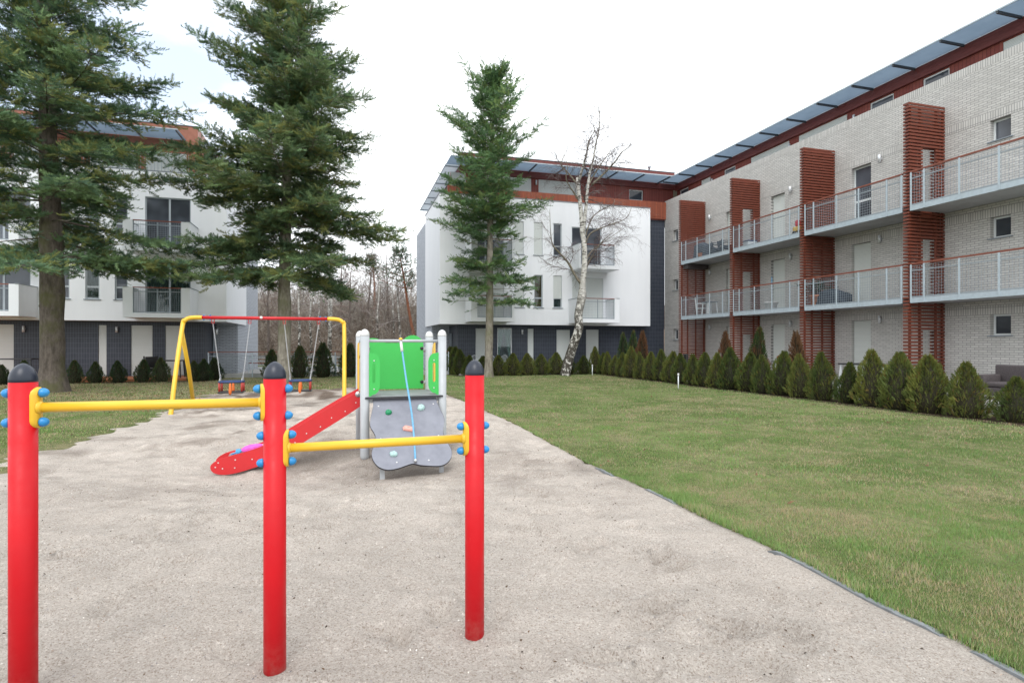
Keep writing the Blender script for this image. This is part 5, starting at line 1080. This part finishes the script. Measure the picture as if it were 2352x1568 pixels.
for i in range(620):                      # tall pole wood behind
    x = q.uniform(-42, 8); y = q.uniform(52, 84); z = float(np.interp(y, [43, 73, 90], [-.1, 5.2, 8])); h = q.uniform(3.5, 7.0); d = Vector((q.normal(0, .22), q.normal(0, .2), 1)); p = Vector((x, y, z-.1)); bw = Vector((q.normal(0, .3), q.normal(0, .3), 0))
    pts = [p+d*h*t+bw*h*t*t for t in (0, .3, .6, 1)]; tb.append((pts, [.045, .035, .022, .006]))
    for k in range(20):
        t = q.uniform(.2, 1); c = p+d*h*t+bw*h*t*t; e = Vector((q.normal(), q.normal(), q.uniform(.2, 1.2))).normalized(); L = q.uniform(.6, 2.0)*(1.2-t*.7); tb.append(([c, c+e*L*.5, c+e*L], [.013, .010, .005]))
        for _ in range(2): e2 = (e+Vector(q.normal(0, .7, 3))).normalized(); tb.append(([c+e*L*.5, c+e*L*.5+e2*L*.6], [.008, .004]))
struct(tubes_np(tb, [(.245, .222, .195), (.195, .172, .15), (.31, .28, .25), (.215, .188, .162)], 'twigs', 'distant_wood', None), 'stuff')

# ================================================================== GRASS
def grass():
    g = np.random.default_rng(31); Vs, Ts = [], []
    def batch(n, x0, x1, y0, y1, h0, h1, w, rmin, rmax, edge=False):
        x = g.uniform(x0, x1, n); y = g.uniform(y0, y1, n); r = np.hypot(x, y); k = (r >= rmin) & (r < rmax) & (np.abs(x) < y*1.02+1.2) & (y > .6)
        x, y = x[k], y[k]; d = sand_dist(x, y); a, b = CT*x+ST*y, -ST*x+CT*y
        k = (d < .03) & (a < 12.75) & ((a > 5) | (b < 29.4)) & (b < np.where(a > 5, 27.75, np.where(a > -5.8, 29.4, 27.0)))
        left = x < -1.5; k &= ~(left & (g.random(len(x)) > np.clip((-d)/.5, .0, 1)))
        x, y, d = x[k], y[k], d[k]; n = len(x); near = np.clip(1+d/.35, 0, 1)*(x > -1.5)
        dry = np.clip((vnoise(x, y, 1.5, 5)-.47)*3, 0, 1)*.26+np.clip((vnoise(x, y, .45, 6)-.52)*4, 0, 1)*.34+np.clip((vnoise(x, y, .17, 7)-.5)*4, 0, 1)*.28+.05
        leftdry = np.clip((-x-4)/6, 0, 1)*np.clip((y-13)/5, 0, 1); dry = np.clip(dry+.45*leftdry-.12*near, 0, .95)
        th = vnoise(x, y, .3, 8); tuft = near*np.clip((vnoise(x, y, .35, 15)-.45)*5, 0, 1); hh = g.uniform(h0, h1, n)*.76*(.45+.9*th)*(1+1.1*tuft); az = g.uniform(0, 2*PI, n); ln = hh*g.uniform(.2, 1.1, n)
        wx, wy = np.cos(az+1.57)*w*g.uniform(.6, 1.3, n), np.sin(az+1.57)*w*g.uniform(.6, 1.3, n); z0 = np.full(n, -.01)
        A = np.stack([x-wx, y-wy, z0], 1); B = np.stack([x+wx, y+wy, z0], 1); Cc = np.stack([x+np.cos(az)*ln, y+np.sin(az)*ln, hh], 1)
        isd = g.random(n) < dry; green = np.stack([g.uniform(.145, .22, n), g.uniform(.235, .32, n), g.uniform(.068, .105, n)], 1)
        lush = vnoise(x, y, 2.6, 12)[:, None]; green = green*(.75+.5*lush); straw = np.stack([g.uniform(.34, .48, n), g.uniform(.29, .40, n), g.uniform(.17, .25, n)], 1)
        c = np.where(isd[:, None], straw, green); Vs.append(np.stack([A, B, Cc], 1).reshape(-1, 3)); Ts.append(np.repeat(c, 3, 0))
    batch(1000000, 0, 9, 1.5, 8.5, .018, .042, .0021, 0, 7.5)
    batch(420000, 0, 14, 4, 13, .02, .045, .0036, 7.5, 12)
    batch(560000, -14, 16, 6, 24, .022, .05, .0065, 12, 20)
    batch(430000, -26, 14, 10, 31, .025, .055, .011, 20, 36)
    batch(160000, -12, 0, 3, 13, .02, .045, .0036, 5, 12)
    V = np.concatenate(Vs); T = np.concatenate(Ts); print('grass tris', len(V)//3)
    struct(np_mesh('grass', V, np.arange(len(V)).reshape(-1, 3), 'grass_blades', T), 'stuff')
grass()
# litter: dead leaves on the lawn, crumbs of bark and small stones in the sand
def litter(name, n, sampler, cols, s0, s1, flat=.25):
    g = np.random.default_rng(len(name)+n); x, y = sampler(g, n); z = np.where(sand_dist(x, y) > .2, sand_h(x, y), .015); Vs, Ts = [], []
    for j in range(4):
        pass
    a = g.uniform(0, 2*PI, len(x)); s = g.uniform(s0, s1, len(x)); u = np.stack([np.cos(a), np.sin(a), g.normal(0, .3, len(x))], 1)*s[:, None]; v = np.stack([-np.sin(a), np.cos(a), g.normal(0, .3, len(x))], 1)*(s*g.uniform(.35, .8, len(x)))[:, None]; up = np.stack([0*x, 0*x, s*flat], 1); c = np.stack([x, y, z+s*.2], 1)
    P = [c-u, c+v*.8, c+u, c-v*.9, c+up]; V = np.stack(P, 1).reshape(-1, 3); o = np.arange(len(x))[:, None]*5
    F = np.concatenate([o+np.array([[0, 3, 4]]), o+np.array([[3, 2, 4]]), o+np.array([[2, 1, 4]]), o+np.array([[1, 0, 4]])]); cc = np.array(cols)[g.integers(0, len(cols), len(x))]*g.uniform(.7, 1.25, (len(x), 1))
    struct(np_mesh(name, V, F, 'bits', np.repeat(cc, 5, 0)), 'stuff')
def in_sand(g, n):
    x = g.uniform(-9, 4.5, n*8); y = g.uniform(1.2, 18, n*8); k = (sand_dist(x, y) > .13) & (g.random(n*8) < (np.clip(vnoise(x, y, .7, 41)*2-.6, .04, 1) if n < 5000 else 1)*np.clip(9/(y+2), .2, 1)**(1 if n < 5000 else 2.5)); return x[k][:n], y[k][:n]
litter('bark_crumbs', 1500, in_sand, [(.05, .036, .028), (.09, .065, .048), (.12, .075, .045)], .004, .013, .5)
litter('pebbles', 16000, in_sand, [(.40, .38, .36), (.24, .23, .23), (.60, .57, .53), (.33, .26, .21), (.55, .50, .45)], .003, .0075, .9)
def on_lawn(g, n):
    x = g.uniform(-20, 10, n*4); y = g.uniform(2.5, 26, n*4); d = sand_dist(x, y); a = CT*x+ST*y; b = -ST*x+CT*y; k = (d < 0) & (a < 12.6) & (b < 27) & (g.random(n*4) < np.where((x < -6) & (y > 13), 1, .07)); return x[k][:n], y[k][:n]
litter('fallen_leaves', 1100, on_lawn, [(.16, .085, .045), (.22, .13, .075), (.12, .07, .045)], .02, .045, .5)

# ================================================================== SMALL THINGS
def ab_at(px, b=None, a=None):
    return (on_b(px, HY, b)[0], b) if b is not None else (a, on_a(px, HY, a)[0])
for px, py, lb in ((1360.5, 862, 'white lawn light standing at the corner of the hedge, farther from the camera'), (1558, 893, 'white lawn light standing nearer, before the farthest slatted screen')):
    x, y = on_ground(px, py); o = thing('lawn_light', lb, 'lawn light', (x, y, 0), 0, 'white lawn lights before the hedge')
    MB().lathe((0, 0, -.1), [(.020, 0), (.020, .58)], 12).build('pole', 'white_metal', o); MB().lathe((0, 0, .48), [(.030, 0), (.034, .005), (.034, .05), (.026, .075), (.006, .085)], 14).build('lamp_head', 'white_plastic', o)
# railing across the gap
x0, x1, rb = -6.15, 5.2, 29.6; RFc = Face('b', rb); rl = thing_ab('mesh_railing', 'grey mesh railing with red-brown handrail closing the gap between the two white buildings', 'railing', 0, rb)
m = MB(); grid(m, RFc, x0, x1, 0, .30, 1.02, .11, .11, .007); RFc.box(m, x0, x1, -.012, .012, 1.02, 1.045); m.build('mesh', 'galvanised_wire', rl)
for x in np.arange(x0, x1+.1, (x1-x0)/6): m = MB(); RFc.box(m, x-.022, x+.022, -.03, .03, 0, 1.2); m.build('railing_post', 'galvanised', rl)
m = MB(); RFc.box(m, x0, x1, -.03, .03, 1.2, 1.24); m.build('handrail', 'handrail_wood', rl); m = MB(); RFc.box(m, x0, x1, .04, .2, -.1, .20); m.build('kerb_plinth', 'concrete', rl)
rl2 = thing_ab('ramp_railing', 'lower grey railing of the garage ramp, seen through the mesh behind the dark thujas', 'railing', 0, 33.5); R2 = Face('b', 33.5)
m = MB()
for z in (.25, .45, .65, .85): R2.box(m, -5.0, 4.5, -.02, .02, z, z+.035)
for x in np.arange(-5, 4.6, 1.5): R2.box(m, x-.02, x+.02, -.019, .019, 0, .9)
m.build('rails', 'galvanised', rl2); m = MB(); R2.box(m, -5, -3.2, -.03, .03, .55, .6); m.build('handrail', 'handrail_wood', rl2)
sg = thing_ab('white_sign', 'small blank white board fixed on the railing between two dark thujas', 'sign', *ab_at(759.5, b=33.4)[:1], 33.4); s_ = ab_at(759.5, b=33.4)[0]; m = MB(); Face('b', 33.42).box(m, s_-.26, s_-.01, -.02, .02, .45, .95); Face('b', 33.42).box(m, s_+.01, s_+.26, -.02, .02, .45, .95); m.build('board', 'white_plastic', sg); m = MB(); Face('b', 33.44).box(m, s_-.02, s_+.02, .0, .03, 0, .9); m.build('stand', 'galvanised', sg)
# furniture
def sofa(a, b0, b1, z):
    o = thing_ab('wicker_sofa', 'brown wicker garden sofa against the brick wall, behind the last thujas', 'sofa', a, (b0+b1)/2, z)
    MB().bbox(a, a+.75, b0, b1, z+.10, z+.30, .02).build('base', 'wicker_brown', o); MB().bbox(a+.0, a+.62, b0+.18, b1-.18, z+.305, z+.44, .05).build('seat_cushion', 'wicker_brown', o)
    MB().bbox(a+.62, a+.80, b0+.01, b1-.01, z+.305, z+.86, .03).build('backrest', 'wicker_brown', o)
    for b in (b0, b1-.17): MB().bbox(a+.01, a+.61, b, b+.17, z+.305, z+.62, .03).build('armrest', 'wicker_brown', o)
    for b in (b0+.05, b1-.1):
        for x in (a+.05, a+.65): MB().box(x, x+.05, b, b+.05, z, z+.10).build('leg', 'table_black', o)
sofa(15.7, 8.6, 10.75, .2)
def table(name, label, a, b, z, la, lb_, h, top, leg, group=None, cat='table'):
    o = thing_ab(name, label, cat, a, b, z, group); MB().bbox(a-la/2, a+la/2, b-lb_/2, b+lb_/2, z+h-.04, z+h, .01).build('tabletop', top, o)
    for x in (-1, 1):
        for y in (-1, 1): MB().bar((a+x*(la/2-.06), b+y*(lb_/2-.08), z+h-.04), (a+x*(la/2-.02), b+y*(lb_/2-.03), z), .05, .05, (0, 1, 0)).build('leg', leg, o)
    return o
table('garden_table', 'long black garden table with pale legs on the patio left of the nearest slatted screen', 15.4, 13.6, .2, .85, 1.6, .80, 'table_black', 'white_metal')
def chair(name, label, a, b, z, yaw, mat, group=None, kind='slat', h=.86, cat='chair', w=.52):
    x, y = ab2w(a, b); o = thing(name, label, cat, (x, y, z), TH+yaw, group)
    if kind == 'wire':
        for sx in (-1, 1): MB().tube(smooth3([Vector((sx*.20, -.20, 0)), Vector((sx*.20, -.19, .43)), Vector((sx*.21, .12, .44)), Vector((sx*.20, .24, .75))], 4), .011, 6).build('side_frame', mat, o); MB().tube([(sx*.20, .10, .44), (sx*.2, .24, 0)], .011, 6).build('leg', mat, o)
        m = MB().tube(smooth3([Vector((-.2, .22, .72)), Vector((-.17, .25, .86)), Vector((0, .26, .93)), Vector((.17, .25, .86)), Vector((.2, .22, .72))], 4), .011, 6)
        for t in (-.12, -.04, .04, .12): m.tube([(t*.8, .14, .46), (t, .255, .91-abs(t)*.4)], .007, 5)
        m.build('backrest', mat, o); m = MB()
        for t in np.linspace(-.19, .19, 7): m.tube([(t, -.2, .43), (t, .13, .44)], .008, 5)
        m.build('seat', mat, o); return o
    hw = w/2
    for sx in (-1, 1):
        MB().box(sx*hw-.025, sx*hw+.025, -.27, -.22, 0, .64).build('leg', mat, o); MB().bar((sx*hw, .24, 0), (sx*hw, .33, h+.1), .05, .04, (0, 1, 0)).build('leg', mat, o); MB().bbox(sx*hw-.035, sx*hw+.035, -.29, .26, .641, .672, .006).build('armrest', mat, o)
    m = MB()
    if kind == 'slat':
        for i in range(5): m.box(-hw+.03, hw-.03, -.24+i*.095, -.165+i*.095, .40, .425)
        b_ = MB()
        for i in range(6): zz = .5+i*.085; b_.box(-hw+.03, hw-.03, .265+i*.012, .285+i*.012, zz, zz+.07)
    else: m.bbox(-hw+.03, hw-.03, -.25, .24, .28, .44, .03); b_ = MB().bbox(-hw+.03, hw-.03, .22, .32, .445, h+.08, .03)
    m.build('seat', mat, o); b_.build('backrest', mat, o); return o
A_, B_ = ab_at(1813, a=15.6); chair('garden_chair', 'wooden slatted garden chair between two thujas, before the white door in the second bay', A_, B_, .2, 1.9, 'garden_wood')
A_, B_ = ab_at(1590, a=15.3); chair('wicker_armchair', 'dark wicker armchair behind the hedge, at the farthest slatted screen', A_, B_, .2, 1.2, 'wicker_black', None, 'soft')
A_, B_ = ab_at(1637, a=15.0); table('side_table', 'small dark table with a white top edge behind the hedge, left of the half-browned thuja', A_, B_, .2, .5, .5, .62, 'white_metal', 'table_black')
for px, yw, lb in ((1068, .5, 'white wire chair nearest the slim row of four thujas'), (1086, -.6, 'white wire chair standing left of the slender fir trunk'), (1135, .4, 'white wire chair just right of the slender fir trunk'), (1152, -.9, 'white wire chair turned sideways under the curtained patio window')):
    A_, B_ = ab_at(px, b=29.2); chair('wire_chair', lb, A_, B_, .08, yw, 'white_metal', 'white wire chairs on the patio', 'wire')
A_, B_ = ab_at(395, b=28.8); table('wicker_table', 'dark wicker garden table behind the thujas by the swing leg', A_, B_, .1, .9, .8, .78, 'wicker_black', 'wicker_black')
A_, B_ = ab_at(352, b=28.8); chair('wicker_armchair', 'dark wicker armchair beside the wicker table, before the wide white shutter', A_, B_, .1, .6, 'wicker_black', None, 'soft')
A_, B_ = ab_at(22, b=28.6); table('garden_table', 'black garden table before the big shutter, left of the mossy spruce trunk', A_, B_, .1, 1.9, .9, .9, 'table_black', 'table_black')
# what stands on the balconies
z1, z2 = 3.055, 5.965
def at_rail(px, a): return on_a(px, HY, a)[0]
b = at_rail(1612, 17.9); chair('lounge_chair', 'white metal lounge chair with striped back on the lowest balcony of the farthest bay', 17.9, b, z1, 1.0, 'white_metal')
b = at_rail(1632, 18.0); table('balcony_table', 'small grey table on the lower balcony of the farthest bay, beside the white chair', 17.95, b, z1, .6, .6, .72, 'grey_trim', 'white_metal')
def covered(label, a, b, z, w, d, h, mat='navy_cloth', name='covered_furniture'):
    o = thing_ab(name, label, 'covered furniture', a, b, z); m = MB(); vs = []; n = 20; q = random.Random(int(b*10))
    for i, (s, zz) in enumerate([(1.06, 0), (1.02, .3), (.98, .62), (.9, .88), (.62, .98), (.05, 1)]):
        for j in range(n):
            t = 2*PI*j/n; cx, sy = math.copysign(abs(math.cos(t))**.45, math.cos(t)), math.copysign(abs(math.sin(t))**.45, math.sin(t)); f = s*(1+q.uniform(-.05, .05)); vs.append((a+cx*d/2*f, b+sy*w/2*f, z+h*zz*(1-.25*(cx+1)/2*(i > 2))))
    m.add(vs, [(i*n+j, i*n+(j+1) % n, (i+1)*n+(j+1) % n, (i+1)*n+j) for i in range(5) for j in range(n)], True).build('cover', mat, o)
covered('bulky furniture under a blue-grey cover on the farthest upper balcony', 17.8, at_rail(1618, 17.8), z2, 1.1, .8, .85)
for px, lb in ((1645, 'dark padded chair right of the covered furniture on the farthest upper balcony'), (1668, 'dark padded chair at the near end of the farthest upper balcony')): chair('balcony_chair', lb, 17.9, at_rail(px, 17.9), z2, 1.3, 'navy_cloth', None, 'soft', .62)
def planter(label, a, b, z, r, h, mat, plant=True, name='plant_pot'):
    o = thing_ab(name, label, 'plant pot', a, b, z); MB().lathe((a, b, z), [(r*.72, 0), (r*.78, .02), (r*.98, h*.82), (r*1.08, h*.83), (r*1.08, h), (r*.95, h), (r*.9, h*.9)], 18).build('pot', mat, o)
    if plant:
        q = np.random.default_rng(int(b*7)); n = 160; P = np.stack([q.normal(0, r*.7, n), q.normal(0, r*.7, n), h+q.uniform(0, .45, n)], 1); V = place(LT[0], P, q.normal(0, 1, (n, 3))+np.array([0, 0, .8]), q.normal(0, 1, (n, 3)), q.uniform(.12, .22, n))
        np_mesh('foliage', V.reshape(-1, 3), np.arange(V.shape[0]*V.shape[1]).reshape(-1, 3), 'thuja_leaves', np.repeat(np.array([[.035, .065, .04]])*q.uniform(.7, 1.3, (n, 1)), V.shape[1], 0), o)
planter('small terracotta pot on the upper balcony of the farthest bay', 17.4, at_rail(1609, 17.4), z2, .14, .26, 'terracotta', False)
planter('large terracotta tub with dark green plant on the lower balcony, beside the third screen', 17.75, at_rail(1880, 17.75), z1, .36, .45, 'terracotta')
covered('low lounge chair in dark blue cloth beside the terracotta tub on the lower balcony', 17.8, at_rail(1915, 17.8), z1, 1.2, .7, .62, 'navy_cloth', 'covered_lounger')
planter('white tub with a blue pole behind it on the lower balcony of the second bay', 17.5, at_rail(1771, 17.5), z1, .27, .34, 'white_plastic', False, 'white_tub')
b = at_rail(1768, 17.62); o = thing_ab('broom', 'blue broom pole leaning upright behind the white tub', 'broom', 17.72, b, z1); MB().tube([(17.72, b, z1+.05), (17.75, b+.02, z1+1.45)], .018, 8).build('pole', 'rope_blue', o); MB().bbox(17.66, 17.78, b-.15, b+.15, z1, z1+.07, .015).build('brush_head', 'blue_plastic', o)
b = at_rail(1833, 17.4); o = thing_ab('toy_car', 'small red and yellow ride-on toy at the near end of the upper balcony, second bay', 'toy', 17.45, b, z2)
MB().bbox(17.3, 17.6, b-.2, b+.2, z2+.14, z2+.34, .05).build('body', 'toy_yellow', o); MB().bbox(17.33, 17.57, b-.12, b+.12, z2+.345, z2+.60, .06).build('seat', 'toy_red', o)
for da in (17.32, 17.58):
    for db in (-.13, .13): MB().lathe((da-.02, b+db, z2+.09), [(.03, 0), (.09, .003), (.09, .037), (.03, .04)], 14, (1, 0, 0)).build('wheel', 'black_plastic', o)
b = at_rail(1712, 18.2); o = thing_ab('storage_box', "blue-grey storage box on the second bay's upper balcony, seen through the screen opening", 'box', 18.2, b, z2); MB().bbox(17.95, 18.45, b-.5, b+.5, z2, z2+.42, .02).build('body', 'frame_grey', o); MB().bbox(17.93, 18.47, b-.52, b+.52, z2+.422, z2+.47, .015).build('lid', 'seat_blue', o)

# ================================================================== LIGHT, SKY, CAMERA
w = bpy.data.worlds.new('World'); scene.world = w; w.use_nodes = True; nt = w.node_tree; nt.nodes.clear()
SUN_EL, SUN_AZ = math.radians(50), math.radians(178)     # azimuth clockwise from the view direction: behind the camera
sky = N(nt, 'ShaderNodeTexSky', sky_type='NISHITA', sun_disc=False, sun_elevation=SUN_EL, sun_rotation=SUN_AZ)
bg = N(nt, 'ShaderNodeBackground', Strength=.12); nt.links.new(sky.outputs[0], bg.inputs['Color'])
tc = N(nt, 'ShaderNodeTexCoord'); mp = N(nt, 'ShaderNodeMapping'); mp.inputs['Scale'].default_value = (1, 1, 2.2); mp.inputs['Location'].default_value = (.35, .1, .2); nt.links.new(tc.outputs['Generated'], mp.inputs['Vector'])
nz = N(nt, 'ShaderNodeTexNoise', Scale=2.1, Detail=7.0, Roughness=.55); nt.links.new(mp.outputs[0], nz.inputs['Vector'])
dt = N(nt, 'ShaderNodeVectorMath', operation='DOT_PRODUCT'); nrm = N(nt, 'ShaderNodeVectorMath', operation='NORMALIZE'); nt.links.new(tc.outputs['Generated'], nrm.inputs[0]); nt.links.new(nrm.outputs[0], dt.inputs[0])
L_ = Vector((-.62, .70, .38)).normalized(); dt.inputs[1].default_value = L_
gap = N(nt, 'ShaderNodeMapRange'); gap.inputs[1].default_value = .86; gap.inputs[2].default_value = 1.0; gap.inputs[3].default_value = 0.0; gap.inputs[4].default_value = .42; nt.links.new(dt.outputs['Value'], gap.inputs[0])
sb_ = N(nt, 'ShaderNodeMath', operation='SUBTRACT'); nt.links.new(nz.outputs['Fac'], sb_.inputs[0]); nt.links.new(gap.outputs[0], sb_.inputs[1])
cov = N(nt, 'ShaderNodeMapRange'); cov.inputs[1].default_value = .10; cov.inputs[2].default_value = .36; cov.inputs[3].default_value = .35; cov.inputs[4].default_value = 1.0; nt.links.new(sb_.outputs[0], cov.inputs[0])
cl = N(nt, 'ShaderNodeBackground', Strength=CLOUD if 'CLOUD' in globals() else 1.0); 
cc_ = mixc(nt, ramp(nt, nz.outputs['Fac'], .3, .6), (.90, .95, 1.0), (.95, .98, 1.0)); nt.links.new(cc_, cl.inputs['Color'])
mx = N(nt, 'ShaderNodeMixShader'); nt.links.new(cov.outputs[0], mx.inputs[0]); nt.links.new(bg.outputs[0], mx.inputs[1]); nt.links.new(cl.outputs[0], mx.inputs[2])
wo = N(nt, 'ShaderNodeOutputWorld'); nt.links.new(mx.outputs[0], wo.inputs['Surface'])
sun = bpy.data.lights.new('sun', 'SUN'); sun.energy = .9; sun.angle = math.radians(30); sun.color = (1, .985, .96)
so = bpy.data.objects.new('sun', sun); col.objects.link(so)
d = Vector((math.sin(SUN_AZ)*math.cos(SUN_EL), math.cos(SUN_AZ)*math.cos(SUN_EL), math.sin(SUN_EL))); so.rotation_euler = d.to_track_quat('Z', 'Y').to_euler(); so.location = d*60
cam = bpy.data.cameras.new('camera'); cam.sensor_width = 36; cam.lens = FPX/2352*36; cam.shift_y = (HY-784)/2352; cam.clip_start = .05; cam.clip_end = 2000
co = bpy.data.objects.new('camera', cam); col.objects.link(co); co.location = (0, 0, EYE); co.rotation_euler = (PI/2, 0, 0); scene.camera = co
vs_ = scene.view_settings; vs_.view_transform = 'Standard'; vs_.look = 'None'; vs_.gamma = 1; vs_.use_curve_mapping = False; vs_.exposure = 1.03
